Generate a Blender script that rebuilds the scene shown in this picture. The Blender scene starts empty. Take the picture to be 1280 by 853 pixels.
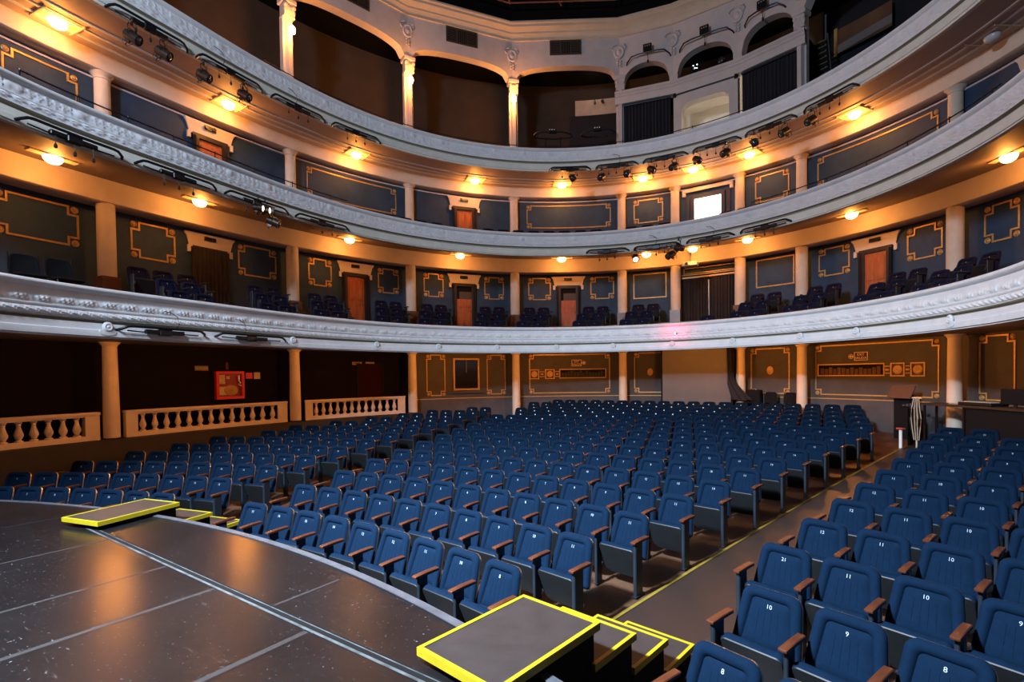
import bpy, math, random
from math import sin, cos, pi, radians as rad, degrees as deg, hypot, atan2, sqrt
from mathutils import Vector, Matrix
random.seed(7)
SC = bpy.context.scene
COL = SC.collection
# ------------------------------------------------------------------ plan of the house
# polar radius of the first gallery front about (0,0); theta measured from the back axis (+Y), + to the right
_K = [rad(a) for a in (-125,-105,-85,-65,-45,-25,0,25,45,65,85,105,125)]
_R = [6.2555,6.2944,6.5801,7.7521,9.5869,11.3009,12.2389,11.3386,9.65,7.76,6.5801,6.2944,6.2555]
def _spl():
    n = len(_K); h = [_K[i+1]-_K[i] for i in range(n-1)]
    a = [0]*n; b = [1.0]*n; c = [0]*n; r = [0]*n
    for i in range(1, n-1):
        a[i] = h[i-1]; b[i] = 2*(h[i-1]+h[i]); c[i] = h[i]
        r[i] = 3*((_R[i+1]-_R[i])/h[i]-(_R[i]-_R[i-1])/h[i-1])
    for i in range(1, n):
        w = a[i]/b[i-1]; b[i] -= w*c[i-1]; r[i] -= w*r[i-1]
    m = [0]*n; m[-1] = r[-1]/b[-1]
    for i in range(n-2, -1, -1): m[i] = (r[i]-c[i]*m[i+1])/b[i]
    return h, m
_h, _c = _spl()
def plan_r(t):
    i = 0
    while i < len(_K)-2 and t > _K[i+1]: i += 1
    x = t-_K[i]; h = _h[i]
    bb = (_R[i+1]-_R[i])/h-h*(2*_c[i]+_c[i+1])/3
    dd = (_c[i+1]-_c[i])/(3*h)
    return _R[i]+bb*x+_c[i]*x*x+dd*x**3
def P(td, off, z=0.0):
    t = rad(td); r = plan_r(t)+off
    return Vector((r*sin(t), r*cos(t), z))
def frame(td, off):
    a = P(td-.2, off); b = P(td+.2, off); tv = b-a
    return P(td, off), atan2(tv.y, tv.x), tv.length/.4       # point, rotation (local x = tangent), metres per degree
class Bend:
    """s along the curve, n outwards, z up -> world"""
    def __init__(s, td, off): s.td, s.off = td, off; s.p, s.rz, s.m = frame(td, off)
    def __call__(s, v): return P(s.td+v[0]/s.m, s.off+v[1], v[2])
RC = 3.2094                 # columns stand this far behind the gallery front
WALL = RC+.42
# ------------------------------------------------------------------ mesh builder
class MB:
    def __init__(s): s.v = []; s.f = []; s.m = []
    def add(s, vs, fs, m=0):
        o = len(s.v); s.v += [tuple(v) for v in vs]
        s.f += [tuple(i+o for i in f) for f in fs]; s.m += [m]*len(fs); return s
    def box(s, x0, x1, y0, y1, z0, z1, m=0, nx=1):
        vs = []; fs = []
        for i in range(nx+1):
            x = x0+(x1-x0)*i/nx
            vs += [(x,y0,z0),(x,y1,z0),(x,y1,z1),(x,y0,z1)]
        for i in range(nx):
            a = 4*i
            for j in range(4):
                k = (j+1)%4; fs.append((a+j, a+4+j, a+4+k, a+k))
        fs.append((0,1,2,3)); e = 4*nx; fs.append((e+3,e+2,e+1,e))
        return s.add(vs, fs, m)
    def bbox(s, x0, x1, y0, y1, z0, z1, b=.01, m=0):
        """box with chamfered edges"""
        vs = []; idx = {}
        X, Y, Z = (x0,x1),(y0,y1),(z0,z1); sg = (1,-1)
        for i in (0,1):
            for j in (0,1):
                for k in (0,1):
                    c = (X[i],Y[j],Z[k])
                    for a in range(3):
                        p = [X[i]+sg[i]*b, Y[j]+sg[j]*b, Z[k]+sg[k]*b]; p[a] = c[a]
                        idx[i,j,k,a] = len(vs); vs.append(p)
        fs = []
        g = lambda i,j,k,a: idx[i,j,k,a]
        for i in (0,1): fs.append((g(i,0,0,0),g(i,1,0,0),g(i,1,1,0),g(i,0,1,0)))
        for j in (0,1): fs.append((g(0,j,0,1),g(1,j,0,1),g(1,j,1,1),g(0,j,1,1)))
        for k in (0,1): fs.append((g(0,0,k,2),g(1,0,k,2),g(1,1,k,2),g(0,1,k,2)))
        for i in (0,1):
            for j in (0,1): fs.append((g(i,j,0,0),g(i,j,0,1),g(i,j,1,1),g(i,j,1,0)))
        for i in (0,1):
            for k in (0,1): fs.append((g(i,0,k,0),g(i,0,k,2),g(i,1,k,2),g(i,1,k,0)))
        for j in (0,1):
            for k in (0,1): fs.append((g(0,j,k,1),g(0,j,k,2),g(1,j,k,2),g(1,j,k,1)))
        for i in (0,1):
            for j in (0,1):
                for k in (0,1): fs.append((g(i,j,k,0),g(i,j,k,1),g(i,j,k,2)))
        return s.add(vs, fs, m)
    def lathe(s, prof, n=16, c=(0,0,0), m=0, ax='z', sx=1, sy=1, cap=True):
        vs = []; fs = []
        for (r, z) in prof:
            for i in range(n):
                a = 2*pi*i/n; x, y = r*cos(a)*sx, r*sin(a)*sy
                vs.append((c[0]+x,c[1]+y,c[2]+z) if ax == 'z' else ((c[0]+x,c[1]+z,c[2]+y) if ax == 'y' else (c[0]+z,c[1]+x,c[2]+y)))
        for j in range(len(prof)-1):
            for i in range(n):
                k = (i+1)%n; fs.append((j*n+i,j*n+k,(j+1)*n+k,(j+1)*n+i))
        if cap:
            fs.append(tuple(range(n))[::-1]); fs.append(tuple((len(prof)-1)*n+i for i in range(n)))
        return s.add(vs, fs, m)
    def tube(s, pts, r=.02, n=8, m=0):
        pts = [Vector(p) for p in pts]; vs = []; fs = []
        for i, p in enumerate(pts):
            d = (pts[min(i+1,len(pts)-1)]-pts[max(i-1,0)]).normalized()
            u = d.cross(Vector((0,0,1)))
            if u.length < .05: u = d.cross(Vector((1,0,0)))
            u.normalize(); w = d.cross(u)
            for k in range(n):
                a = 2*pi*k/n; vs.append(p+u*(r*cos(a))+w*(r*sin(a)))
        for i in range(len(pts)-1):
            for k in range(n):
                q = (k+1)%n; fs.append((i*n+k,i*n+q,(i+1)*n+q,(i+1)*n+k))
        fs.append(tuple(range(n))[::-1]); fs.append(tuple((len(pts)-1)*n+k for k in range(n)))
        return s.add(vs, fs, m)
    def rings(s, rings, mats, cap0=None, cap1=None):
        n = len(rings[0]); o = len(s.v)
        for r in rings: s.v += [tuple(p) for p in r]
        for j in range(len(rings)-1):
            for i in range(n):
                k = (i+1)%n; s.f.append((o+j*n+i,o+j*n+k,o+(j+1)*n+k,o+(j+1)*n+i)); s.m.append(mats[j])
        if cap0 is not None: s.f.append(tuple(o+i for i in range(n))[::-1]); s.m.append(cap0)
        if cap1 is not None: s.f.append(tuple(o+(len(rings)-1)*n+i for i in range(n))); s.m.append(cap1)
        return s
    def quad(s, a, b, c, d, m=0): return s.add([a,b,c,d], [(0,1,2,3)], m)
    def merge(s, o, M=None):
        s.add([(M@Vector(v)) if M is not None else v for v in o.v], [], 0)
        k = len(s.v)-len(o.v); s.f += [tuple(i+k for i in f) for f in o.f]; s.m += o.m; return s
    def sweep(s, prof, t0, t1, n, mats=None, m=0, disp=None, close=False):
        """profile [(off, z)] swept round the plan curve"""
        o = len(s.v); np_ = len(prof); arc = 0; last = None
        for i in range(n+1):
            td = t0+(t1-t0)*i/n
            q = P(td, 0); arc += (q-last).length if last is not None else 0; last = q
            for j, (of, z) in enumerate(prof):
                d = disp(arc, j, of, z) if disp else 0
                s.v.append(tuple(P(td, of+d, z)))
        for i in range(n):
            for j in range(np_-1 if not close else np_):
                k = (j+1) % np_
                s.f.append((o+i*np_+j, o+(i+1)*np_+j, o+(i+1)*np_+k, o+i*np_+k))
                s.m.append(mats[j] if mats else m)
        return s
    def strip(s, pts, w, y0, y1, m=0):
        """mitred flat bar following a closed outline in x,z"""
        n = len(pts); out = []
        for i in range(n):
            a = Vector(pts[i-1]); b = Vector(pts[i]); c = Vector(pts[(i+1)%n])
            d1 = (b-a).normalized(); d2 = (c-b).normalized()
            n1 = Vector((-d1.y, d1.x)); n2 = Vector((-d2.y, d2.x)); q = (n1+n2)
            q = q/max(.3, q.dot(n1)) if q.length > 1e-6 else n1
            out.append(b+q*w)
        o = len(s.v)
        for i in range(n):
            for (p, y) in ((pts[i],y1),(pts[i],y0),(out[i],y0),(out[i],y1)): s.v.append((p[0], y, p[1]))
        for i in range(n):
            k = (i+1)%n
            for j in range(3):
                s.f.append((o+4*i+j,o+4*k+j,o+4*k+j+1,o+4*i+j+1)); s.m.append(m)
        return s
def refine(pts, step=.25):
    out = []
    n = len(pts)
    for i in range(n):
        a, b = pts[i], pts[(i+1)%n]; L = hypot(b[0]-a[0], b[1]-a[1]); k = max(1, int(L/step))
        for j in range(k): out.append((a[0]+(b[0]-a[0])*j/k, a[1]+(b[1]-a[1])*j/k))
    return out
def mesh(name, mb, mats, smooth=35, recalc=True):
    me = bpy.data.meshes.new(name)
    me.from_pydata(mb.v, [], mb.f)
    if not isinstance(mats, (list, tuple)): mats = [mats]
    for m in mats: me.materials.append(m)
    if len(mats) > 1: me.polygons.foreach_set('material_index', mb.m)
    if recalc:
        import bmesh
        bm = bmesh.new(); bm.from_mesh(me); bmesh.ops.recalc_face_normals(bm, faces=bm.faces); bm.to_mesh(me); bm.free()
    if smooth:
        me.polygons.foreach_set('use_smooth', [True]*len(me.polygons)); me.set_sharp_from_angle(angle=rad(smooth))
    me.update(); return me
def tag(o, label=None, cat=None, group=None, kind=None):
    if label: o['label'] = label
    if cat: o['category'] = cat
    if group: o['group'] = group
    if kind: o['kind'] = kind
    return o
def link(name, data, parent=None, loc=(0,0,0), rz=0, rx=0):
    o = bpy.data.objects.new(name, data); COL.objects.link(o)
    if parent: o.parent = parent
    o.location = loc; o.rotation_euler = (rx,0,rz); return o
def thing(name, loc, rz, label, cat, group=None, kind=None):
    return tag(link(name, None, None, loc, rz), label, cat, group, kind)
def part(name, mb, mats, parent, xf=None, smooth=35, loc=(0,0,0), rz=0, rx=0, label=None):
    """xf maps the builder's coordinates to world; they are then taken into the parent's frame"""
    if xf is not None:
        Mi = inv(parent); mb.v = [tuple(Mi@Vector(xf(v))) for v in mb.v]
    o = link(name, mesh(name, mb, mats, smooth), parent, loc, rz, rx)
    if label: o['label'] = label
    return o
def inv(o):
    M = Matrix.Identity(4)
    while o is not None:
        M = (Matrix.Translation(o.location)@o.rotation_euler.to_matrix().to_4x4())@M; o = o.parent
    return M.inverted()
def solid(name, mb, mats, label=None, cat=None, group=None, kind=None, smooth=35):
    """one-mesh top-level object, builder in world coordinates, origin at its foot"""
    n = len(mb.v); cx = sum(v[0] for v in mb.v)/n; cy = sum(v[1] for v in mb.v)/n; cz = min(v[2] for v in mb.v)
    mb.v = [(v[0]-cx, v[1]-cy, v[2]-cz) for v in mb.v]
    return tag(link(name, mesh(name, mb, mats, smooth), None, (cx,cy,cz)), label, cat, group, kind)
def dup(o, loc, rz, label=None, group=None):
    r = o.copy(); COL.objects.link(r); r.location = loc; r.rotation_euler = (0,0,rz)
    if label: r['label'] = label
    if group: r['group'] = group
    for c in o.children:
        d = c.copy(); COL.objects.link(d); d.parent = r
        for e in c.children:
            g = e.copy(); COL.objects.link(g); g.parent = d
    return r
ORD = ['first','second','third','fourth','fifth','sixth','seventh','eighth','ninth','tenth','eleventh','twelfth','thirteenth','fourteenth','fifteenth','sixteenth','seventeenth','eighteenth','nineteenth','twentieth','twenty-first','twenty-second','twenty-third','twenty-fourth','twenty-fifth']
# ------------------------------------------------------------------ materials
def mat(name, col, rough=.6, metal=0, noise=0, nscale=8, bump=0, bscale=30, spec=.5, col2=None, emit=None, es=0, sheen=0, coat=0, stretch=None, bdist=.01):
    m = bpy.data.materials.new(name); m.use_nodes = True
    nt = m.node_tree; b = nt.nodes['Principled BSDF']
    b.inputs['Base Color'].default_value = (*col, 1); b.inputs['Roughness'].default_value = rough
    b.inputs['Metallic'].default_value = metal; b.inputs['Specular IOR Level'].default_value = spec
    if sheen: b.inputs['Sheen Weight'].default_value = sheen
    if coat: b.inputs['Coat Weight'].default_value = coat; b.inputs['Coat Roughness'].default_value = .15
    if emit: b.inputs['Emission Color'].default_value = (*emit, 1); b.inputs['Emission Strength'].default_value = es
    tc = nt.nodes.new('ShaderNodeTexCoord'); src = tc.outputs['Object']
    if stretch:
        mp = nt.nodes.new('ShaderNodeMapping'); mp.inputs['Scale'].default_value = stretch
        nt.links.new(src, mp.inputs['Vector']); src = mp.outputs['Vector']
    if noise:
        nz = nt.nodes.new('ShaderNodeTexNoise'); nz.inputs['Scale'].default_value = nscale; nz.inputs['Detail'].default_value = 6
        nz.inputs['Roughness'].default_value = .65
        nt.links.new(src, nz.inputs['Vector'])
        rp = nt.nodes.new('ShaderNodeValToRGB'); rp.color_ramp.elements[0].position = .32; rp.color_ramp.elements[1].position = .72
        c2 = col2 or tuple(max(0, c*(1-noise)) for c in col)
        rp.color_ramp.elements[0].color = (*c2, 1); rp.color_ramp.elements[1].color = (*col, 1)
        nt.links.new(nz.outputs['Fac'], rp.inputs['Fac']); nt.links.new(rp.outputs['Color'], b.inputs['Base Color'])
    if bump:
        n2 = nt.nodes.new('ShaderNodeTexNoise'); n2.inputs['Scale'].default_value = bscale; n2.inputs['Detail'].default_value = 5
        nt.links.new(src, n2.inputs['Vector'])
        bp = nt.nodes.new('ShaderNodeBump'); bp.inputs['Strength'].default_value = bump; bp.inputs['Distance'].default_value = bdist
        nt.links.new(n2.outputs['Fac'], bp.inputs['Height']); nt.links.new(bp.outputs['Normal'], b.inputs['Normal'])
    return m
M = {}
M['fabric'] = mat('seat_fabric_blue', (.0009,.0106,.0305), .9, noise=.3, nscale=14, bump=.35, bscale=220, spec=.10, sheen=0, bdist=.004)
M['fabric_back'] = mat('gallery_fabric_navy', (.010,.010,.028), .9, noise=.3, nscale=14, bump=.3, bscale=200, spec=.10, sheen=0, bdist=.004)
M['board'] = mat('seat_board_slate', (.0058,.0082,.010), .55, noise=.35, nscale=6, bump=.05, bscale=60)
M['shell'] = mat('seat_shell_dark', (.02,.022,.026), .5)
M['trim'] = mat('bright_metal_edge', (.55,.58,.62), .3, metal=1)
M['steel'] = mat('steel_grey_blue', (.018,.027,.040), .42, noise=.25, nscale=5, metal=.25)
M['armwood'] = mat('armrest_wood', (.095,.024,.008), .45, noise=.45, nscale=3, stretch=(14,2,14), coat=.12)
M['white'] = mat('white_print', (.8,.8,.8), .7)
M['number'] = mat('number_print_pale', (.33,.39,.46), .8)
def plaster(name, col, col2, sc=3.5): return mat(name, col, .62, noise=1, nscale=sc, col2=col2, bump=.12, bscale=26, bdist=.01)
M['parapet'] = plaster('gallery_front_plaster', (.80,.805,.82), (.68,.685,.70))
M['fascia'] = plaster('gallery_fascia_cream', (.76,.755,.68), (.64,.635,.56))
M['groove'] = mat('groove_shadowline', (.30,.27,.20), .8)  # shade inside the groove is put into this darker colour
M['cream'] = plaster('cream_plaster', (.66,.56,.46), (.57,.47,.37), 2.5)
M['upper'] = plaster('upper_wall_plaster', (.60,.53,.51), (.50,.44,.42), 2)
M['cornice'] = plaster('cornice_cream', (.60,.50,.38), (.52,.42,.31), 2)
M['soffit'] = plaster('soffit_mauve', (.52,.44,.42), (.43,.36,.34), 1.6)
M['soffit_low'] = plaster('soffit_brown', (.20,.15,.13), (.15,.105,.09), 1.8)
M['wall'] = mat('wall_slate_blue', (.018,.054,.112), .7, noise=1, nscale=2.2, col2=(.010,.030,.063), bump=.06, bscale=20)
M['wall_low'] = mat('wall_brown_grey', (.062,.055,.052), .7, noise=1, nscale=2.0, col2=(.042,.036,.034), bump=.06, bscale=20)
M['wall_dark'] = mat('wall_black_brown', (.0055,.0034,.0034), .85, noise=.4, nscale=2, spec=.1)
M['gold'] = mat('gilded_moulding', (.60,.36,.11), .45, metal=.25, noise=.35, nscale=18)
M['wood'] = mat('handrail_wood', (.20,.075,.03), .35, noise=.4, nscale=4)
M['door'] = mat('door_wood_orange_lit', (.50,.13,.04), .5, noise=.45, nscale=2.5, stretch=(8,8,1))  # orange-brown wood, with the corridor's orange light put into its colour
M['doorframe'] = mat('door_frame_dark', (.030,.018,.014), .5, noise=.4, nscale=4)
M['dark'] = mat('matt_black', (.005,.005,.006), .8, spec=.15)
M['blackmetal'] = mat('black_metal', (.014,.014,.016), .38, metal=.4)
M['brownmetal'] = mat('lantern_body_brown', (.05,.032,.024), .4, metal=.5)
M['lens'] = mat('lens_glass', (.02,.025,.03), .06, spec=.8, coat=1)
M['lens_on'] = mat('lens_lit', (.8,.8,.8), .3, emit=(1,.82,.55), es=4)
M['bulb'] = mat('lit_glass_warm', (.9,.8,.6), .3, emit=(1,.62,.22), es=14)
M['glass_off'] = mat('opal_glass_unlit', (.50,.50,.52), .25)
M['plate'] = mat('lamp_plate', (.55,.42,.28), .5)
M['curtain'] = mat('curtain_dark_brown', (.035,.022,.018), .9, noise=.4, nscale=3)
M['curtain_navy'] = mat('curtain_black_navy', (.012,.012,.018), .9, noise=.3, nscale=3)
M['upper_dark'] = mat('upper_back_drape', (.052,.034,.023), .9, noise=.35, nscale=1.2)
M['yellow'] = mat('yellow_edge_paint', (.38,.295,.0045), .5, noise=.18, nscale=9)
M['tread'] = mat('tread_dark_board', (.025,.021,.021), .55, noise=.4, nscale=5, bump=.1, bscale=40)
M['edge_grey'] = mat('stage_edge_grey', (.07,.076,.092), .5, noise=.4, nscale=7)
M['red'] = mat('fire_red', (.50,.006,.012), .4)
M['redsign'] = mat('sign_red', (.55,.01,.02), .5)
M['beige'] = mat('paper_beige', (.55,.40,.22), .7, noise=.4, nscale=12)
M['signdark'] = mat('sign_dark', (.03,.012,.01), .6)
M['signline'] = mat('sign_line_cream', (.72,.52,.30), .6)
M['greyboard'] = mat('grey_board', (.11,.10,.10), .65, noise=.2, nscale=1.5)
M['lowgrey'] = mat('dado_grey', (.075,.07,.078), .7, noise=.35, nscale=2)
M['vent'] = mat('vent_brown', (.045,.035,.025), .6)
M['brass'] = mat('brass_fitting', (.20,.155,.07), .45, metal=.6)
M['cable_white'] = mat('cable_cream', (.55,.47,.33), .6)
M['cable'] = mat('cable_black', (.01,.01,.012), .5)
M['litwall'] = plaster('lit_room_wall', (.80,.76,.70), (.72,.67,.60), 1.5)
M['window_lit'] = mat('bright_window_white', (1,1,1), .5, emit=(1,.96,.88), es=3.2)
M['led'] = mat('led_white', (1,1,1), .5, emit=(.75,.95,1), es=6)
M['redspot'] = mat('red_spot_glow', (1,.2,.2), .5, emit=(1,.25,.3), es=30)  # emission imitates a red spot of light on the front
M['dust'] = mat('grey_scuff', (.10,.12,.125), .6, noise=1, nscale=7, col2=(.012,.016,.018))
M['tape'] = mat('grey_tape', (.016,.016,.0175), .55, noise=1, nscale=7, col2=(.012,.012,.013))
M['relief'] = None
M['yl'] = mat('aisle_line_yellow', (.22,.155,.015), .6, noise=.4, nscale=9)

def stage_mat():
    m = bpy.data.materials.new('stage_floor_black'); m.use_nodes = True; nt = m.node_tree; N = nt.nodes; L = nt.links
    b = N['Principled BSDF']; tc = N.new('ShaderNodeTexCoord')
    def noise(sc, det=6, dist=0, st=None):
        n = N.new('ShaderNodeTexNoise'); n.inputs['Scale'].default_value = sc; n.inputs['Detail'].default_value = det; n.inputs['Distortion'].default_value = dist
        v = tc.outputs['Object']
        if st:
            mp = N.new('ShaderNodeMapping'); mp.inputs['Scale'].default_value = st[:3]; mp.inputs['Rotation'].default_value = (0,0,st[3]); L.new(v, mp.inputs[0]); v = mp.outputs[0]
        L.new(v, n.inputs['Vector']); return n.outputs['Fac']
    def ramp(f, p0, p1, c0, c1):
        r = N.new('ShaderNodeValToRGB'); r.color_ramp.elements[0].position = p0; r.color_ramp.elements[1].position = p1
        r.color_ramp.elements[0].color = (*c0,1); r.color_ramp.elements[1].color = (*c1,1); L.new(f, r.inputs[0]); return r.outputs[0]
    base = ramp(noise(1.7, 3), .2, .85, (.0035,.0034,.004), (.0085,.0080,.0088))
    scr = ramp(noise(7, 8, .3, (1,9,1,.5)), .66, .82, (0,0,0), (1,1,1))
    spk = ramp(noise(45, 2), .685, .74, (0,0,0), (1,1,1))
    mx = N.new('ShaderNodeMix'); mx.data_type = 'RGBA'
    ad = N.new('ShaderNodeMath'); ad.operation = 'MULTIPLY_ADD'; ad.inputs[1].default_value = .22
    L.new(scr, ad.inputs[0])
    sp = N.new('ShaderNodeMath'); sp.operation = 'MULTIPLY'; sp.inputs[1].default_value = .5; L.new(spk, sp.inputs[0]); L.new(sp.outputs[0], ad.inputs[2])
    L.new(ad.outputs[0], mx.inputs['Factor']); L.new(base, mx.inputs['A']); mx.inputs['B'].default_value = (.20,.195,.20,1)
    L.new(mx.outputs['Result'], b.inputs['Base Color'])
    b.inputs['Roughness'].default_value = .28
    bp = N.new('ShaderNodeBump'); bp.inputs['Strength'].default_value = .03; bp.inputs['Distance'].default_value = .01; L.new(noise(5, 2), bp.inputs['Height']); L.new(bp.outputs[0], b.inputs['Normal'])
    b.inputs['Specular IOR Level'].default_value = .24
    return m
M['stage'] = stage_mat()
def relief_mat():
    m = plaster('gallery_front_relief', (.80,.805,.82), (.68,.685,.70)); nt = m.node_tree; N = nt.nodes; L = nt.links
    b = N['Principled BSDF']; tc = N.new('ShaderNodeTexCoord')
    v = N.new('ShaderNodeTexVoronoi'); v.feature = 'SMOOTH_F1'; v.inputs['Scale'].default_value = 11
    z = N.new('ShaderNodeTexNoise'); z.inputs['Scale'].default_value = 6; z.inputs['Detail'].default_value = 3
    mx = N.new('ShaderNodeMix'); mx.data_type = 'RGBA'; mx.inputs['Factor'].default_value = .12
    L.new(tc.outputs['Object'], z.inputs['Vector']); L.new(tc.outputs['Object'], mx.inputs['A']); L.new(z.outputs['Color'], mx.inputs['B']); L.new(mx.outputs['Result'], v.inputs['Vector'])
    bp = N.new('ShaderNodeBump'); bp.inputs['Strength'].default_value = .5; bp.inputs['Distance'].default_value = .03; bp.invert = True
    L.new(v.outputs['Distance'], bp.inputs['Height']); L.new(bp.outputs[0], b.inputs['Normal']); return m
M['relief'] = relief_mat()
def floor_mat():
    m = mat('hall_floor_wood', (.034,.015,.007), .5, noise=1, nscale=1.4, col2=(.085,.045,.026), bump=.1, bscale=12)
    return m
M['floor'] = floor_mat()
M['aisle'] = mat('aisle_floor_dark', (.025,.0135,.0105), .5, noise=1, nscale=1.1, col2=(.017,.0105,.009), bump=.06, bscale=14)

# ------------------------------------------------------------------ camera
cam = bpy.data.cameras.new('camera'); co = bpy.data.objects.new('camera', cam); COL.objects.link(co)
F = 643.66; YAW, PIT, ROL = -.60826, -.019826, -.013079
cam.sensor_fit = 'HORIZONTAL'; cam.sensor_width = 36; cam.lens = 36*F/1280
cam.shift_y = (481.30-426.5)/1280; cam.clip_start = .05; cam.clip_end = 200
right = Vector((cos(YAW), -sin(YAW), 0)); fwd = Vector((sin(YAW), cos(YAW), 0)); up = Vector((0,0,1))
f2 = fwd*cos(PIT)+up*sin(PIT); u2 = up*cos(PIT)-fwd*sin(PIT)
r3 = right*cos(ROL)+u2*sin(ROL); u3 = u2*cos(ROL)-right*sin(ROL)
Mc = Matrix.Identity(4)
for i in range(3): Mc[i][0] = r3[i]; Mc[i][1] = u3[i]; Mc[i][2] = -f2[i]
Mc.translation = Vector((5.0200, -4.6578, 0)); co.matrix_world = Mc
SC.camera = co
def pix(p):
    v = Vector(p)-Mc.translation; d = v.dot(f2)
    return (640+F*v.dot(r3)/d, 481.3-F*v.dot(u3)/d, d) if d > .05 else (1e6,1e6,d)

# ------------------------------------------------------------------ hall floor
CX, CY = .1031, -14.834; RH0, DR = 14.2029, 1.0076
def fz(rho): return -2.579+.0466*(rho-14.203)
def polar(rho, s, z=0):
    t = s/rho; return Vector((CX+rho*sin(t), CY+rho*cos(t), z))
mb = MB(); NT, NR = 60, 24
for i in range(NT+1):
    t = rad(-58+116*i/NT)
    for j in range(NR+1):
        rho = 12.2+21*j/NR; mb.v.append((CX+rho*sin(t), CY+rho*cos(t), fz(rho)))
for i in range(NT):
    for j in range(NR):
        a = i*(NR+1)+j; mb.f.append((a,a+NR+1,a+NR+2,a+1)); mb.m.append(0)
solid('floor', mb, M['floor'], 'raked brown wooden floor of the stalls', 'floor', kind='structure')
def strip_between(sa, sb, r0, r1, lift, n=24):
    b = MB()
    for i in range(n+1):
        rho = r0+(r1-r0)*i/n
        for s in (sa(rho), sb(rho)): b.v.append(tuple(polar(rho, s, fz(rho)+lift)))
    for i in range(n): b.f.append((2*i,2*i+1,2*i+3,2*i+2)); b.m.append(0)
    return b
kk = lambda rho: (rho-RH0)/DR
edgeR = lambda rho: (.1781+.00235*kk(rho))*rho-.0
solid('floor_aisle', strip_between(lambda r: edgeR(r)+.03, lambda r: 3.85+.235*kk(r)+.1, 12.6, 30.0, .006), M['aisle'], 'dark aisle floor between the centre and right seat blocks', 'floor', kind='structure')
solid('floor_aisle', strip_between(lambda r: -(3.85+.235*kk(r)), lambda r: -(2.55+.27*kk(r)), 12.6, 30.0, .006), M['aisle'], 'dark aisle floor between the left and centre seat blocks', 'floor', kind='structure')
solid('trim_1', strip_between(lambda r: edgeR(r)-.012, lambda r: edgeR(r)+.028, 13.4, 28.2, .012, 40), M['yl'], 'thin yellow line along the right aisle edge', 'line', kind='structure')
def floor_at(p): return fz(hypot(p[0]-CX, p[1]-CY))

# ------------------------------------------------------------------ stage
ZS = -1.70; RS = 13.05
mb = MB(); A0, A1, n = -34, 19.3, 60
arc = [(CX+RS*sin(rad(A0+(A1-A0)*i/n)), CY+RS*cos(rad(A0+(A1-A0)*i/n))) for i in range(n+1)]
poly = arc+[(4.45,-3.2),(7.5,-3.6),(7.5,-8),(-8.5,-8),(-8.5,-4.2)]
top = [(x,y,ZS) for x,y in poly]; bot = [(x,y,-2.75) for x,y in poly]
mb.add(top, [tuple(range(len(top)))], 0)
k = len(poly); mb.add(top+bot, [(i,(i+1)%k,k+(i+1)%k,k+i) for i in range(k)], 1)
# seam across the stage: scuffed strips and a dark slot
def flat(x0,x1,y0,y1,m,z=.002): mb.quad((x0,y0,ZS+z),(x1,y0,ZS+z),(x1,y1,ZS+z),(x0,y1,ZS+z),m)
flat(-2.7,4.4,-2.650,-2.628,2,.003); flat(-2.7,4.4,-2.628,-2.592,3,.004); flat(-2.7,4.4,-2.582,-2.572,3,.004); flat(-2.7,4.4,-2.592,-2.582,2,.003)
for x, w in ((-1.62,.035),(-.22,.04),(.67,.05),(1.93,.05)): flat(x-w/2,x+w/2,-7.9,-2.66,4)
flat(-3.23,-3.19,-7.9,-2.66,3)
flat(1.355,1.385,-2.56,-1.98,4)
solid('stage_floor', mb, [M['stage'],M['dark'],M['dust'],M['dark'],M['tape']], 'glossy black scuffed stage floor with curved front edge', 'stage', kind='structure', smooth=0)
mb = MB()
for i in range(n+1):
    t = rad(A0+(A1-A0)*i/n)
    for rr, z in ((RS-.015,ZS+.004),(RS-.015,ZS+.012),(RS+.05,ZS+.012),(RS+.05,ZS-.09),(RS-.015,ZS-.09)): mb.v.append((CX+rr*sin(t), CY+rr*cos(t), z))
for i in range(n):
    for j in range(4): mb.f.append((5*i+j,5*i+5+j,5*i+6+j,5*i+1+j)); mb.m.append(0)
solid('trim_2', mb, M['edge_grey'], 'grey metal strip along the curved stage edge', 'trim', kind='structure')

def stage_steps(c, right, fwd, label, zs=(-1.60,-1.85,-2.09,-2.33)):
    """c = rear-left corner of the platform; fwd points down the steps into the hall"""
    rz = atan2(right[1], right[0]); t = thing('stage_steps', (c[0],c[1],-2.62), rz, label, 'steps')
    def slab(y0, y1, z, w, bottom):
        b = MB(); e = .028; Z = z+2.62
        b.box(e,w-e,y0+e,y1-e,Z-.04,Z,0)                                    # board
        for x0,x1,ya,yb in ((0,e,y0,y1),(w-e,w,y0,y1),(e,w-e,y0,y0+e),(e,w-e,y1-e,y1)): b.box(x0,x1,ya,yb,Z-.045,Z+.004,1)
        return b
    W = .65
    part('platform', slab(0,.96,zs[0],W,0), [M['tread'],M['yellow']], t)
    b = MB(); b.box(.03,W-.03,.34,.93,.05,zs[0]+2.62-.045,0); part('platform_box', b, M['dark'], t)
    for k, (z, y0, y1) in enumerate(((zs[1],.90,1.43),(zs[2],1.40,1.93),(zs[3],1.90,2.43))):
        part('tread', slab(y0,y1,z,W,0), [M['tread'],M['yellow']], t)
        b = MB(); b.box(.03,W-.03,y0+.02,y1-.02,0.0,z+2.62-.045,0); part('riser_box', b, M['dark'], t)
    return t
stage_steps((2.83,-2.53), (cos(-.13),sin(-.13)), None, 'black stage steps with yellow edges at the right end of the stage front')
stage_steps((-2.72,-2.77), (cos(.245),sin(.245)), None, 'black stage steps with yellow edges at the left end of the stage front')

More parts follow.
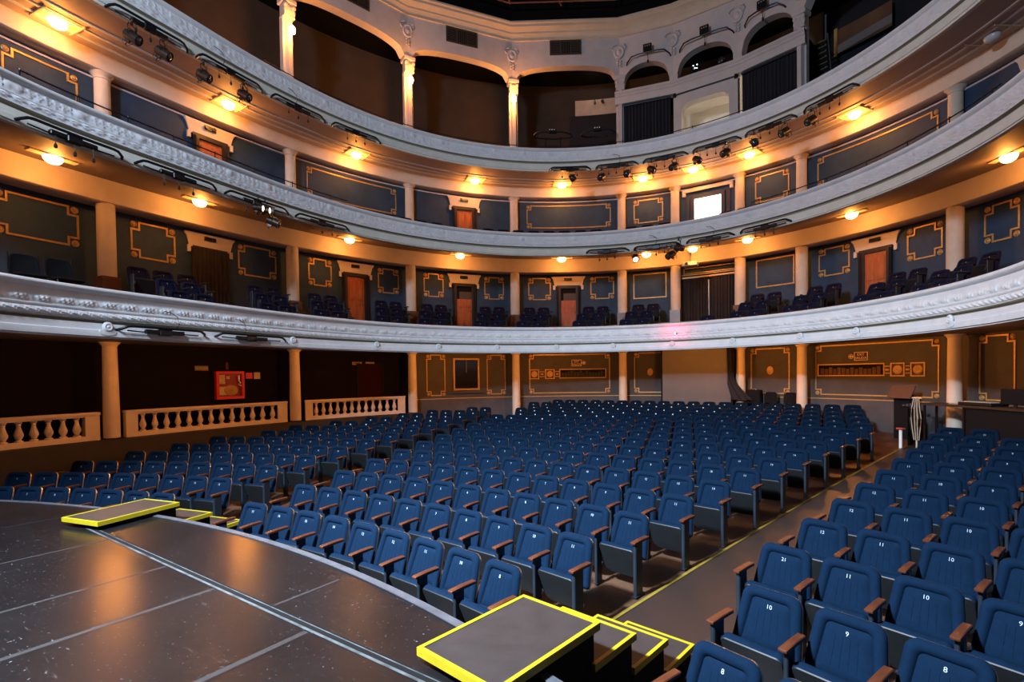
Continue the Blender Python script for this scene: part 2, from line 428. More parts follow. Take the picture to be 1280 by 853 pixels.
# ------------------------------------------------------------------ gallery fronts, soffits, floors
LV = [dict(zt=1.619, zb=.740, off=-.03), dict(zt=5.035, zb=4.224, off=.607), dict(zt=8.295, zb=7.457, off=1.225)]
T0, T1 = -122, 96
def relief1(arc, j, of, z, zt):
    d = zt-z
    if .235 < d < .365:      # acanthus band
        v = (d-.24)/.12; ph = arc/.34*2*pi
        leaf = .30+.70*min(1, max(0, cos(ph+1.6*sin(pi*v))+.45))**.5
        fine = .5+.5*cos(arc/.075*2*pi+7*v)*cos(v*9)
        return -(.010+.042*leaf*(.35+.65*fine))*max(0,sin(pi*min(max(v,.02),.98)))**.6
    if .435 < d < .545:      # leaf torus
        v = (d-.435)/.11
        return -(.02+.045*sin(pi*v)*(.55+.45*cos(arc/.16*2*pi+3.2*cos(pi*v))*(.6+.4*cos(arc/.04*2*pi))))
    return 0
def relief2(arc, j, of, z, zt):
    d = zt-z
    if .115 < d < .30:
        v = (d-.12)/.18; ph = arc/.92
        a = abs((ph % 1)-.5)*2
        ros = max(0, 1-((a*3.1)**2+((v-.5)*2.2)**2)); 
        scr = max(0, sin(arc/.115*2*pi+4*sin(v*6)))*max(0, sin(pi*v))*(a>.3)
        return -(.036*ros*(.7+.3*cos(arc/.04))+.020*scr)
    if .335 < d < .455:
        v = (d-.335)/.12
        return -.03*max(0,sin(pi*v))*(.5+.5*cos(arc/.19*2*pi+3*sin(6*v)))
    return 0
def parapet(k, idx):
    L = LV[idx]; zt, zb, o = L['zt'], L['zb'], L['off']
    pr = [(.34,-.62,0),(.34,-.02,0),(.33,.012,1),(.05,.016,1),(-.02,.004,1),(-.035,-.004,0),(-.075,-.025,0),(-.085,-.05,0),(-.075,-.078,0),(-.035,-.10,0),(-.02,-.112,0),(0,-.12,0)]
    if idx == 0:
        pr += [(0,-.17,0),(0,-.22,0)]+[(0,-.235-.13*q/9,4) for q in range(10)]+[(-.03,-.37,0),(-.04,-.39,0),(-.03,-.415,0),(-.01,-.425,0)]
        pr += [(-.01,-.435-.11*q/7,4) for q in range(8)]+[(-.03,-.555,0),(-.02,-.57,2),(.06,-.575,2),(.06,-.615,2),(-.015,-.622,0),(-.02,-.70,0),(-.02,-.735,0),(-.045,-.745,0),(-.05,-.80,0),(-.045,-.85,0),(-.01,-.862,0),(-.01,zb-zt,3),(.10,zb-zt,3)]
    else:
        pr += [(0,-.12-.19*q/10,4) for q in range(1,11)]+[(-.012,-.316,0),(-.012,-.33,0)]+[(-.005,-.335-.12*q/6,4) for q in range(7)]
        pr += [(-.02,-.465,0),(-.02,-.485,0),(-.01,-.49,2),(.07,-.50,2),(.07,-.555,2),(.0,-.565,3),(-.01,-.66,3),(-.01,-.675,3),(-.03,-.69,3),(-.03,-.775,3),(-.005,-.785,3),(-.005,zb-zt,3),(.10,zb-zt,3)]
    prof = [(o+a, zt+b) for a,b,c in pr]; ms = [c for a,b,c in pr]
    rf = relief1 if idx == 0 else relief2
    mb = MB(); mb.sweep(prof, T0, T1, 2400 if idx == 0 else 1800, mats=[ms[i+1] for i in range(len(ms)-1)], disp=lambda a,j,of,z: rf(a,j,of,z,zt))
    lab = ['white first gallery front with leaf mouldings, lowest of three','white second gallery front with rosette reliefs, middle of three','white third gallery front, highest of three'][idx]
    solid('gallery_front', mb, [M['parapet'],M['wood'],M['groove'],M['parapet'] if idx == 0 else M['fascia'],M['relief']], lab, 'balcony front', kind='structure', smooth=50)
for i in range(3): parapet(i, i)
def sweep_obj(name, prof, m, label, cat, t0=T0, t1=T1, n=160, close=False, mats=None):
    mb = MB(); mb.sweep(prof, t0, t1, n, close=close, mats=mats); return solid(name, mb, m, label, cat, kind='structure', smooth=40)
# undersides
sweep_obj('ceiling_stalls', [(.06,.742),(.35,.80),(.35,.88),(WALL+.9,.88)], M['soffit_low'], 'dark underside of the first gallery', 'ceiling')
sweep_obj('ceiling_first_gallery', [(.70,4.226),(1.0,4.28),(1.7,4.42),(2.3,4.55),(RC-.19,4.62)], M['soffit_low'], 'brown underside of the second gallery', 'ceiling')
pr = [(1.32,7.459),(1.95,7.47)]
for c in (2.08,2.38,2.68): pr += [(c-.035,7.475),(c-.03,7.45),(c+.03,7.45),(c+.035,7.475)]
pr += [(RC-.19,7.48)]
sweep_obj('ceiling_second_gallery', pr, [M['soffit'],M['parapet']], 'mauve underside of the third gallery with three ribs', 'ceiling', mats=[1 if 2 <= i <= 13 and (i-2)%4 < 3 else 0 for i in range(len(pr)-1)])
# beams over the columns
def beam(z0, z1, label, lip):
    sweep_obj('trim_3', [(RC-.20,z1+.05),(RC-.20,z0+.02),(RC-.17,z0),(RC+.17,z0),(RC+.20,z0+.02),(WALL+.3,z0+.02),(WALL+.3,z1+.05)], M['cream'], label, 'beam')
beam(4.09, 4.62, 'cream beam over the first gallery columns', 0)
beam(7.09, 7.48, 'cream beam over the second gallery columns', 0)
# gallery floors (stepped)
sweep_obj('floor_first_gallery', [(.25,1.09),(1.10,1.10),(1.10,1.46),(2.0,1.46),(2.0,1.84),(WALL+.1,1.84)], M['wood'], 'stepped floor of the first gallery', 'floor')
sweep_obj('floor_second_gallery', [(.9,4.55),(2.0,4.55),(2.0,4.62),(WALL+.1,4.62)], M['wood'], 'stepped floor of the second gallery', 'floor')
sweep_obj('floor_third_gallery', [(1.5,7.62),(RC+4.5,7.62)], M['dark'], 'dark floor of the third gallery', 'floor')
# back walls
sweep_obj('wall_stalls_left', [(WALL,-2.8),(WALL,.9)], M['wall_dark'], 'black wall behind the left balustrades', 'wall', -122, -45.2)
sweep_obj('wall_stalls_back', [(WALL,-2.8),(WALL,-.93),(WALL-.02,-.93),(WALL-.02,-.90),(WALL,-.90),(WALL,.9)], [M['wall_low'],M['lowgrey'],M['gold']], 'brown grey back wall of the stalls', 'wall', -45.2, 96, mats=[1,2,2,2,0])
sweep_obj('wall_first_gallery', [(WALL,1.45),(WALL,4.15)], M['wall'], 'slate blue wall of the first gallery', 'wall')
sweep_obj('wall_second_gallery', [(RC+.16,4.6),(RC+.16,6.985),(RC+.12,6.99),(RC+.12,7.03),(RC+.17,7.04),(RC+.17,7.12)], [M['wall'],M['upper']], 'slate blue wall of the second gallery', 'wall', mats=[0,1,1,1,0])
# thin white line where the lower fascia brackets sit on the first gallery front
# ------------------------------------------------------------------ columns
TH = [-118,-90.7,-64.24,-45.06,-28.3,-11.94,-4.32,4.32,11.94,28.3,45.06,64.24]
POSL = {-118:'far left edge',-90.7:'leftmost in view',-64.24:'second from left',-45.06:'third from left',-28.3:'fourth from left',-11.94:'left of the centre bays',-4.32:'left side of the centre bay',4.32:'right side of the centre bay',11.94:'right of the centre bays',28.3:'rightmost in view',45.06:'beyond right edge',64.24:'beyond right edge'}
def column(td, z0, z1, r0, r1, where, kind):
    p, rz, _ = frame(td, RC); t = thing('column', (p.x,p.y,z0), rz, f'round cream {kind} column, {where}', 'column')
    H = z1-z0; b = MB()
    if kind == 'first gallery':
        b.lathe([(r0,0),(r0,H*.3),(r0*.98,H-.02-.42),(r1,H-.42)], 28); part('shaft', b, M['cream'], t)
        b = MB(); b.lathe([(r1+.0,H-.42),(r1+.025,H-.415),(r1+.025,H-.39),(r1+.0,H-.385),(r1+.0,H-.03),(r1+.03,H)], 28); part('capital', b, M['cream'], t)
    elif kind == 'second gallery':
        b.lathe([(r0,0),(r0,H*.3),(r1,H-.13)], 28); part('shaft', b, M['cream'], t)
        b = MB(); b.lathe([(r1,H-.14),(r1+.015,H-.13),(r1+.015,H-.115),(r1,H-.11),(r1+.01,H-.08),(r1+.07,H-.02),(r1+.085,H)], 28); part('capital', b, M['cream'], t)
    else:
        b.lathe([(r0,0),(r0,H*.3),(r1,H-.10)], 28); part('shaft', b, M['cream'], t)
        b = MB(); b.lathe([(r1,H-.10),(r1+.02,H-.06),(r1+.07,H-.01),(r1+.07,H)], 28); part('capital', b, M['cream'], t)
    return t
for td in TH[:-2]:
    w = POSL[td]
    if -120 < td:
        zb_ = -1.36 if td < -40 else -2.1
        if td < -44 or td in (-28.3,-11.94,4.32,11.94,28.3):
            column(td, zb_, .88, .165, .145, w, 'stalls')
        t = column(td, 2.40, 4.62, .185, .175, w, 'first gallery')
        b = MB(); b.box(-.19,.19,-.20,.20,-1.0,-.0,0); part('pedestal', b, M['wood'], t)
        column(td, 4.62, 7.09, .165, .155, w, 'second gallery')
# ------------------------------------------------------------------ gilded wall panels
def rosette(parent, x, z, r, bend, n0):
    b = MB(); b.lathe([(r,0),(r,-.012),(r*.8,-.022),(r*.62,-.014),(r*.5,-.03),(r*.2,-.04),(.001,-.04)], 16, (x,n0,z), ax='y', cap=False)
    part('rosette', b, M['gold'], parent, bend)
def panel(ta, tb, z0, z1, off, label, cat='wall panel', cs=.13, w=.055, corners=True, oval=False):
    tm = (ta+tb)/2; B = Bend(tm, off); hw = (tb-ta)/2*B.m
    p, rz, _ = frame(tm, off); t = thing('panel_moulding', (p.x,p.y,z0), rz, label, cat)
    c = cs
    if corners:
        o = [(-hw+c,z0),(hw-c,z0),(hw-c,z0+c),(hw,z0+c),(hw,z1-c),(hw-c,z1-c),(hw-c,z1),(-hw+c,z1),(-hw+c,z1-c),(-hw,z1-c),(-hw,z0+c),(-hw+c,z0+c)]
    else: o = [(-hw,z0),(hw,z0),(hw,z1),(-hw,z1)]
    b = MB(); b.strip(refine(o,.5), w, -.022, 0); part('frame', b, M['gold'], t, B)
    if corners:
        for x in (-hw+c*.42,hw-c*.42):
            for z in (z0+c*.42,z1-c*.42): rosette(t, x, z, c*.42, B, 0)
    if oval:
        b = MB(); zc = (z0+z1)/2+.02; b.lathe([(.11,0),(.11,-.02),(.085,-.035),(.05,-.03),(.03,-.045),(.001,-.05)], 20, (0,0,zc), ax='y', sy=1.35, cap=False)
        part('medallion', b, M['gold'], t, B)
    return t
def sides(a, b): return ((-b,-a,'left'),(a,b,'right'))
n1 = [((5.9,10.6),'plain',3.0,4.0),((13.4,16.9),'c',3.07,3.98),((22.9,26.4),'c',3.07,3.98),((30.2,33.3),'c',3.07,3.98),((39.8,43.0),'c',3.07,3.98),((47.0,50.4),'c',3.07,3.98),((57.8,61.5),'c',3.07,3.98),((66.5,72.3),'c',3.07,3.98),((81.2,87),'c',3.07,3.98),((93.0,101.5),'c',3.07,3.98)]
cnt = 0
for (a,b),k,z0,z1 in n1:
    cnt += 1
    for x,y,s in sides(a,b):
        if x > 45: continue
        panel(x, y, z0, z1, WALL, f'gilded panel moulding, {ORD[cnt-1]} {s} of the centre curtain, first gallery wall', corners=(k=='c'), cs=.18, w=.042)
cnt = 0
for (a,b) in ((6.1,10.3),(13.6,26.4),(47.2,61.6),(93.2,101)):
    cnt += 1
    for x,y,s in sides(a,b):
        if x > 45: continue
        panel(x, y, 5.95, 6.88, RC+.16, f'gilded panel moulding, {ORD[cnt-1]} {s} of the bright window, second gallery wall', cs=.16, w=.042)
L0 = [((5.2,10.0),'gilded moulding with oval medallion, stalls wall right of the grey board',dict(oval=True)),((-10.6,-6.0),'gilded moulding with oval medallion, stalls wall left of the grey board',dict(oval=True)),
      ((13.0,26.1),'long gilded moulding round the display slot, stalls wall right',{}),((-26.4,-14.1),'long gilded moulding round the slot, stalls wall left of centre',{}),
      ((-42.8,-39.75),'narrow gilded moulding left of the stalls window',{}),((-33.1,-30.1),'narrow gilded moulding right of the stalls window',{}),((29.8,33.0),'narrow gilded moulding behind the control desk',{}),((34.6,37.8),'narrow gilded moulding at far right of the stalls wall',{})]
for (a,b),l,kw in L0: panel(a, b, -.80, .82, WALL, l, cs=.16, w=.038, **kw)
# the framed window in the stalls wall
B = Bend(-36.35, WALL); p, rz, _ = frame(-36.35, WALL)
t = thing('window_1', (p.x,p.y,-.62), rz, 'dark square window with gilded frame in the stalls wall', 'window', kind='structure')
hw = 2.1*B.m; b = MB(); b.strip([(-hw,-.6),(hw,-.6),(hw,.68),(-hw,.68)], .07, -.04, 0); part('frame', b, M['gold'], t, B)
b = MB(); b.box(-hw,hw,-.008,0,-.6,.68,0,4); part('pane', b, mat('window_glass_dark',(.02,.017,.012),.15,noise=.6,nscale=6), t, B)
b = MB(); b.box(-.012,.012,-.02,0,.1,.62,0); part('glazing_bar', b, M['brass'], t, B)
b = MB(); b.box(-hw-.2,hw+.2,-.05,0,-.74,-.70,0,4); part('sill', b, M['doorframe'], t, B)
# slots with square ornaments
def slot(td0, td1, z0, z1, orn, label, contents):
    tm = (td0+td1)/2; B = Bend(tm, WALL); p, rz, _ = frame(tm, WALL); hw = (td1-td0)/2*B.m
    t = thing('display_slot', (p.x,p.y,z0), rz, label, 'display')
    b = MB(); b.strip(refine([(-hw,z0),(hw,z0),(hw,z1),(-hw,z1)],.5), -.035, -.03, 0); part('frame', b, M['gold'], t, B)
    b = MB(); b.box(-hw,hw,-.006,.0,z0,z1,0,6); part('recess', b, M['dark'], t, B)
    b = MB(); n = 14
    for i in range(n):
        x0 = -hw+.06+(2*hw-.12)*i/n; x1 = x0+(2*hw-.12)/n*.8; h = (z1-z0)*random.uniform(.55,.85)
        b.box(x0,x1,-.022,-.006,z0+.01,z0+.01+h,0)
    part('slats' if not contents else 'prints', b, mat('slot_contents_'+label[:4], (.10,.03,.015) if contents else (.016,.010,.008), .6, noise=.5, nscale=9), t, B)
    for th in orn:
        x = (th-tm)*B.m; r = .20
        q = part('square_frame', MB().strip([(x-r,z0-.05),(x+r,z0-.05),(x+r,z0+2*r-.05),(x-r,z0+2*r-.05)], .035, -.025, 0), M['gold'], t, B)
        b = MB(); zc = z0+r-.05
        b.lathe([(.13,0),(.13,-.015),(.10,-.03),(.06,-.02),(.001,-.045)], 16, (x,0,zc), ax='y', cap=False)
        for a in range(8): b.lathe([(.035,0),(.03,-.03),(.001,-.04)], 8, (x+.09*cos(a*pi/4),0,zc+.09*sin(a*pi/4)), ax='y', cap=False)
        part('rosette', b, M['gold'], t, B)
    # links
    xs = sorted([(th-tm)*B.m for th in orn]+[hw if orn[0] > tm else -hw])
    b = MB(); zc = z0+.15
    for a, c in zip(xs, xs[1:]):
        lo, hi = a+.22, c-.22
        if a == hw: lo = a+.03
        if c == -hw: hi = c-.03
        if hi > lo:
            b.box(lo,hi,-.02,0,zc+.09,zc+.115,0); b.box(lo,hi,-.02,0,zc-.115,zc-.09,0); b.box((lo+hi)/2-.05,(lo+hi)/2+.05,-.03,0,zc-.025,zc+.025,0)
    part('link_bars', b, M['gold'], t, B)
slot(13.4, 20.5, -.15, .17, (21.95,24.0), 'shallow display slot with small prints and two square gilded ornaments', True)
slot(-21.6, -14.8, -.15, .17, (-25.6,-23.2), 'dark slatted slot with two square gilded ornaments, left of centre', False)
# ------------------------------------------------------------------ lettering
_tc = {}
def text_mesh(s, size, depth=.002):
    k = (s, size)
    if k in _tc: return _tc[k]
    cu = bpy.data.curves.new('text', 'FONT'); cu.body = s; cu.size = size; cu.align_x = 'CENTER'; cu.align_y = 'CENTER'; cu.extrude = depth; cu.resolution_u = 2
    o = bpy.data.objects.new('text', cu); me = bpy.data.meshes.new_from_object(o)
    bpy.data.objects.remove(o); bpy.data.curves.remove(cu)
    _tc[k] = me; return me
def text_part(name, s, size, m, parent, loc, rx=pi/2, rz=0):
    me = text_mesh(s, size)
    if not me.materials: me.materials.append(m)
    return link(name, me, parent, loc, rz, rx)
def exit_sign(td, z, arrow, label):
    p, rz, _ = frame(td, WALL-.012); t = thing('exit_sign', (p.x,p.y,z), rz, label, 'sign')
    b = MB(); b.box(-.2,.2,0,.012,-.13,.13,0); part('board', b, M['signdark'], t)
    b = MB(); b.strip([(-.2,-.13),(.2,-.13),(.2,.13),(-.2,.13)], .018, -.004, 0); part('border', b, M['signline'], t)
    text_part('lettering', 'EXIT', .105, M['signline'], t, (0,-.004,.05)); text_part('lettering', 'SALIDA', .105, M['signline'], t, (0,-.004,-.055))
    s = arrow; b = MB()
    b.add([(s*.36,-.004,0),(s*.29,-.004,.05),(s*.29,-.004,-.05),(s*.36,.0,0),(s*.29,.0,.05),(s*.29,.0,-.05)], [(0,1,2),(3,5,4),(0,3,4,1),(1,4,5,2),(2,5,3,0)])
    b.box(min(s*.22,s*.29),max(s*.22,s*.29),-.004,0,-.014,.014); part('arrow', b, M['signline'], t)
    b = MB(); b.lathe([(.075,0),(.075,-.003),(.062,-.003),(.062,0)], 20, (s*.30,.0,0), ax='y', cap=False); part('ring', b, M['signline'], t)
exit_sign(18.1, .43, -1, 'dark EXIT SALIDA sign with arrow on the right stalls wall')
exit_sign(-19.1, .45, 1, 'dark EXIT SALIDA sign with arrow, left of centre')
# ------------------------------------------------------------------ doors
def hang(b, x0, x1, z0, z1, y, folds, amp=.03, m=0, n=None):
    n = n or folds*8; vs = []; fs = []
    for i in range(n+1):
        u = i/n; x = x0+(x1-x0)*u; w = amp*sin(u*folds*2*pi)+amp*.4*sin(u*folds*4.6*pi+1)
        vs += [(x, y+w, z0),(x, y+w*.9, (z0+z1)/2),(x, y+w*.6, z1)]
    for i in range(n):
        for j in (0,1): a = 3*i+j; fs.append((a,a+3,a+4,a+1))
    b.add(vs, fs, m); return b
def pediment(t, B, hw0, hw1, z0, z1, plaque=True):
    b = MB(); y = [(-.10,hw1),(-.10,hw1-.02),(-.075,hw1-.06),(-.06,hw0+.02),(-.05,hw0),(-.045,hw0)]
    zz = [z1,z1-.05,z1-.1,z0+.14,z0+.06,z0]
    N = 8; vs = []; fs = []
    for (yy,h),z in zip(y,zz):
        for i in range(N+1): vs.append((-h+2*h*i/N, yy, z))
    for j in range(5):
        for i in range(N): a = j*(N+1)+i; fs.append((a,a+1,a+N+2,a+N+1))
    # sides, top and bottom back to the wall
    o = len(vs)
    for (yy,h),z in zip(y,zz): vs += [(-h,0,z),(h,0,z)]
    for j in range(5):
        fs.append((j*(N+1),(j+1)*(N+1),o+2*j+2,o+2*j)); fs.append((j*(N+1)+N,o+2*j+1,o+2*j+3,(j+1)*(N+1)+N))
    fs.append((0,N,o+1,o)); fs.append((5*(N+1),o+10,o+11,5*(N+1)+N))
    b.add(vs, fs); part('pediment', b, M['cream'], t, B)
    for s in (-1,1):
        b = MB(); b.box(s*hw0-.045,s*hw0+.045,-.09,0,z0-.16,z0+.02); part('bracket', b, M['cream'], t, B)
    if plaque:
        b = MB(); b.box(-.16,.16,-.125,-.07,(z0+z1)/2+.02,(z0+z1)/2+.12,0); b.lathe([(.05,0),(.05,.03),(.001,.035)], 10, (-.1,-.16,(z0+z1)/2+.07), ax='y', m=0); b.lathe([(.05,0),(.05,.03),(.001,.035)], 10, (.1,-.16,(z0+z1)/2+.07), ax='y', m=0)
        part('emergency_light', b, M['blackmetal'], t, B)
DN = [0]
def gallery_door(td, z0, kind, label, off=WALL, zt=3.66, zp=4.02, hw=.48):
    DN[0] += 1; B = Bend(td, off); p, rz, _ = frame(td, off)
    t = thing(f'door_{DN[0]}', (p.x,p.y,z0), rz, label, 'door', kind='structure')
    pediment(t, B, hw+.10, hw+.22, zt-.02, zp)
    b = MB(); f = .17
    b.box(-hw,-hw+f,-.09,0,z0,zt,0); b.box(hw-f,hw,-.09,0,z0,zt,0); b.box(-hw+f,hw-f,-.09,0,zt-.12,zt,0); part('frame', b, M['doorframe'], t, B)
    x0, x1 = -hw+f, hw-f
    if kind == 'curtain':
        b = MB(); hang(b, -hw-.04, hw+.04, z0, zt-.06, -.13, 9, .03); part('curtain', b, M['curtain'], t, B)
        return t
    ztop = zt-.13
    if kind == 'transom':
        b = MB(); b.box(x0,x1,-.012,0,zt-.62,ztop,0); part('transom', b, M['dark'], t, B); ztop = zt-.62
        b = MB(); b.box(x0+.10,x1,-.016,0,ztop,ztop+.3,0); part('transom_panel', b, mat('transom_brown',(.06,.04,.03),.6), t, B)
    b = MB(); b.box(x0,x1,-.03,0,z0,ztop,0); n = 4
    for i in range(2):
        for (za,zb) in ((z0+.15,z0+.95),(z0+1.1,ztop-.12)):
            xa = x0+.05+(x1-x0-.05)/2*i; b.bbox(xa,xa+(x1-x0)/2-.08,-.045,-.028,za,zb,.012,0)
    lf = part('leaf', b, M['door'], t, B)
    b = MB(); b.lathe([(.02,0),(.03,-.03),(.03,-.05),(.01,-.06)], 10, (x1-.06,-.045,z0+1.0), ax='y'); part('handle', b, M['brass'], lf, B)
    # dark curtain tied at both sides of the doorway
    for s in (-1,1):
        b = MB(); xa = s*(hw-f+.09); xb = s*(hw+.0); hang(b, min(xa,xb), max(xa,xb), z0, zt-.08, -.12, 3, .02); part('side_curtain', b, M['curtain'], t, B)
    return t
gallery_door(-76.4, 1.84, 'curtain', 'doorway closed by a brown curtain, leftmost in the first gallery')
gallery_door(-53.97, 1.60, 'leaf', 'orange wooden door second from left in the first gallery')
gallery_door(-36.5, 1.60, 'transom', 'orange door under a dark transom, third from left in first gallery')
gallery_door(-20.2, 1.60, 'transom', 'orange door under a dark transom, fourth from left in first gallery')
gallery_door(19.7, 1.60, 'leaf', 'orange wooden door right of the centre curtain in the first gallery')
gallery_door(36.5, 1.60, 'leaf', 'orange wooden door at far right in the first gallery')
gallery_door(-76.3, 4.62, 'leaf', 'orange door leftmost in the second gallery', off=RC+.16, zt=6.66, zp=7.0)
gallery_door(-36.2, 4.62, 'leaf', 'orange door left of centre in the second gallery', off=RC+.16, zt=6.62, zp=7.0)
gallery_door(36.2, 4.62, 'leaf', 'orange door at far right in the second gallery', off=RC+.16, zt=6.62, zp=7.0)
# bright window in the second gallery centre bay
B = Bend(0, RC+.16); p, rz, m1 = frame(0, RC+.16)
t = thing('window_2', (p.x,p.y,5.0), rz, 'glaring white window in the centre of the second gallery', 'window', kind='structure')
b = MB(); b.strip([(-.62,5.0),(.62,5.0),(.62,6.72),(-.62,6.72)], .13, -.08, 0); part('frame', b, M['doorframe'], t, B)
b = MB(); b.box(-.50,.50,-.02,0,5.12,6.60,0); part('pane', b, M['window_lit'], t, B)
b = MB()
for i in range(2): 
    for s in (-1,1): pass
b.box(-.92,.92,-.10,0,6.86,6.97,0); b.box(-.92,-.80,-.09,0,6.72,6.88,0); b.box(.80,.92,-.09,0,6.72,6.88,0); part('head_moulding', b, M['cream'], t, B)
b = MB(); b.box(-.80,-.66,-.03,0,5.0,6.72,0); b.box(.66,.80,-.03,0,5.0,6.72,0); part('side_panel', b, M['doorframe'], t, B)
b = MB(); b.box(-.10,.10,-.32,-.26,7.10,7.16,0); b.lathe([(.04,0),(.04,.03)], 10, (-.06,-.36,7.12), ax='y'); b.lathe([(.04,0),(.04,.03)], 10, (.06,-.36,7.12), ax='y'); part('emergency_light', b, M['brownmetal'], t, B)
# centre bay of the first gallery: pair of curtains, pole, gilded pelmet
B = Bend(0, WALL-.1); p, rz, m1 = frame(0, WALL-.1); hw = 3.9*m1
t = thing('stage_curtain', (p.x,p.y,1.54), rz, 'pair of dark brown curtains closing the centre bay of the first gallery', 'curtain')
for x0,x1 in ((-hw+.1,-.03),(.03,hw-.1)):
    b = MB(); hang(b, x0, x1, 1.54, 3.62, 0, 8, .04); part('curtain', b, M['curtain'], t, B)
b = MB(); b.tube([(.0,-.08,1.54),(.0,-.08,2.4),(0,-.08,3.5)], .035, 10); part('pole', b, M['trim'], t, B)
b = MB(); b.box(-hw+.05,hw-.05,-.08,.02,3.62,3.68,0,6); b.box(-hw+.05,hw-.05,-.06,.02,3.74,3.77,0,6); part('rail', b, M['gold'], t, B)
b = MB(); b.strip(refine([(-hw+.12,3.80),(hw-.12,3.80),(hw-.12,4.03),(-hw+.12,4.03)],.4), .035, -.04, 0); part('pelmet_moulding', b, M['gold'], t, B)
# video projector hanging at the left of that bay
B2 = Bend(-1.75, RC-.55); p, rz, _ = frame(-1.75, RC-.55)
t = thing('video_projector', (p.x,p.y,3.92), rz, 'small grey projector hanging over the centre curtain of the first gallery', 'projector')
b = MB(); b.bbox(-.26,.26,-.18,.18,0,.16,.02); part('body', b, mat('projector_grey',(.45,.47,.5),.5), t)
b = MB(); b.lathe([(.05,0),(.055,-.04),(.045,-.05)], 14, (-.1,-.18,.08), ax='y'); part('lens', b, M['lens'], t)
b = MB(); b.tube([(0,0,.16),(0,0,.62)], .02); part('hanger', b, M['blackmetal'], t)
# ------------------------------------------------------------------ gallery lamps
def warm_light(name, loc, power, col=(1,.33,.05), r=.06):
    l = bpy.data.lights.new(name, 'POINT'); l.energy = power; l.color = col; l.shadow_soft_size = r
    o = bpy.data.objects.new(name, l); COL.objects.link(o); o.location = loc; return o
def gallery_lamp(td, off, z, label, lit=True, box=False, power=40):
    p, rz, _ = frame(td, off); t = thing('ceiling_lamp', (p.x,p.y,z), rz, label, 'lamp')
    b = MB(); 
    if box: b.box(-.34,.34,-.28,.26,.0,.02,0); b.box(-.36,-.33,-.30,.28,-.03,.02,0); b.box(.33,.36,-.30,.28,-.03,.02,0)
    else: b.bbox(-.42,.42,-.09,.09,-.02,.03,.012,0)
    part('plate', b, M['plate'], t)
    r = .14; b = MB(); b.lathe([(r*1.05,-.02),(r*1.05,-.04),(r,-.07),(r*.82,-.115),(r*.5,-.145),(.02,-.155)], 24, sx=1.15, sy=.9); part('glass_dome', b, M['bulb'] if lit else M['glass_off'], t)
    if lit: warm_light('lamp_light', p+Vector((0,0,z-.26)), power)
    return t
l1 = [-99.0,-79.7,-55.2,-36.7,-20.4,-7.6,-1.0,6.4,19.2,35.6]
n1l = ['at the far left edge','first from left','second from left, near an orange door','third from left','fourth from left','beside a spotlight left of the centre curtain','over the centre curtain','first right of the centre curtain','second right of the centre curtain','at the far right edge']
for td, w in zip(l1, n1l):
    gallery_lamp(td, 2.22, 4.50 if td != -7.6 else 4.50, 'lit oval ceiling lamp in the first gallery, '+w, power=46)
l2 = [(-97.1,'at the upper left corner'),(-74.4,'first from left'),(-53.7,'second from left'),(-34.2,'third from left, over an orange door'),(-20.4,'fourth from left'),(-8.3,'fifth from left'),(-1.2,'over the bright window'),(6.3,'first right of the bright window'),(19.0,'second right of the bright window'),(33.1,'unlit at far right')]
for td, w in l2: gallery_lamp(td, 2.55, 7.46, 'square backed ceiling lamp in the second gallery, '+w, lit=(td != 33.1), box=True, power=54)
for td in (-97,-76,-54.5,-36.5,-20.2,-1.3,8,20,34):
    p, rz, _ = frame(td, .95); t = thing('ceiling_lamp', (p.x,p.y,.88), rz, f'small round lamp under the first gallery ceiling, {ORD[[-97,-76,-54.5,-36.5,-20.2,-1.3,8,20,34].index(td)]} from left', 'lamp')
    b = MB(); b.lathe([(.1,0),(.1,-.015),(.06,-.03),(.01,-.033)], 16); part('glass_dome', b, M['bulb'], t)
    warm_light('lamp_light', p+Vector((0,0,.80)), 85 if td < -45 else (125 if td < 25 else 58), r=.05)
# ------------------------------------------------------------------ upper (third) gallery arcade
ARC = [-118,-90.7,-64.24,-44.9,-28.2,-11.95,-4.3,4.3,11.95,28.2,44.9,64.24,90]
ZC0, ZC1 = 13.22, 13.80
def facet(a, b, fn, mt, name, label, zt=ZC0, depth=.34, n=28):
    A = P(a, RC-.17); C = P(b, RC-.17); d = (C-A); W = d.length; d.normalize(); nrm = Vector((-d.y, d.x, 0))
    if nrm.dot(A) < 0: nrm = -nrm
    mb = MB(); vs = []; us = [W*i/n for i in range(n+1)]
    for u in us:
        z = fn(u, W); q = A+d*u
        for y, zz in ((0,zt),(0,z),(depth,z),(depth,zt)): w = q+nrm*y; vs.append((w.x,w.y,zz))
    fs = []
    for i in range(n):
        for j in range(3): fs.append((4*i+j,4*i+4+j,4*i+5+j,4*i+1+j))
    mb.add(vs, fs); return mb, A, d, nrm, W
def basket(zs, zc, m=.17, pw=2.6):
    def f(u, W):
        x = abs(u-W/2)/(W/2-m)
        return zs if x >= 1 else zs+(zc-zs)*(1-x**pw)**(1/pw)
    return f
names = ['leftmost','second','third','fourth','fifth']
for i in range(len(ARC)-1):
    a, b = ARC[i], ARC[i+1]
    booth = -12.5 < a < 12 and b < 12.5
    fn = basket(11.30,12.05,.16,2.3) if booth else basket(11.74,12.20)
    mb, A, d, nrm, W = facet(a, b, fn, None, '', '')
    lab = ('narrow white arch of the technical booth, ' + ('left','middle','right')[i-5]) if booth else f'white basket arch of the upper gallery, arch {i+1} from the left'
    solid('wall_arcade', mb, M['upper'], lab, 'wall', kind='structure', smooth=40)
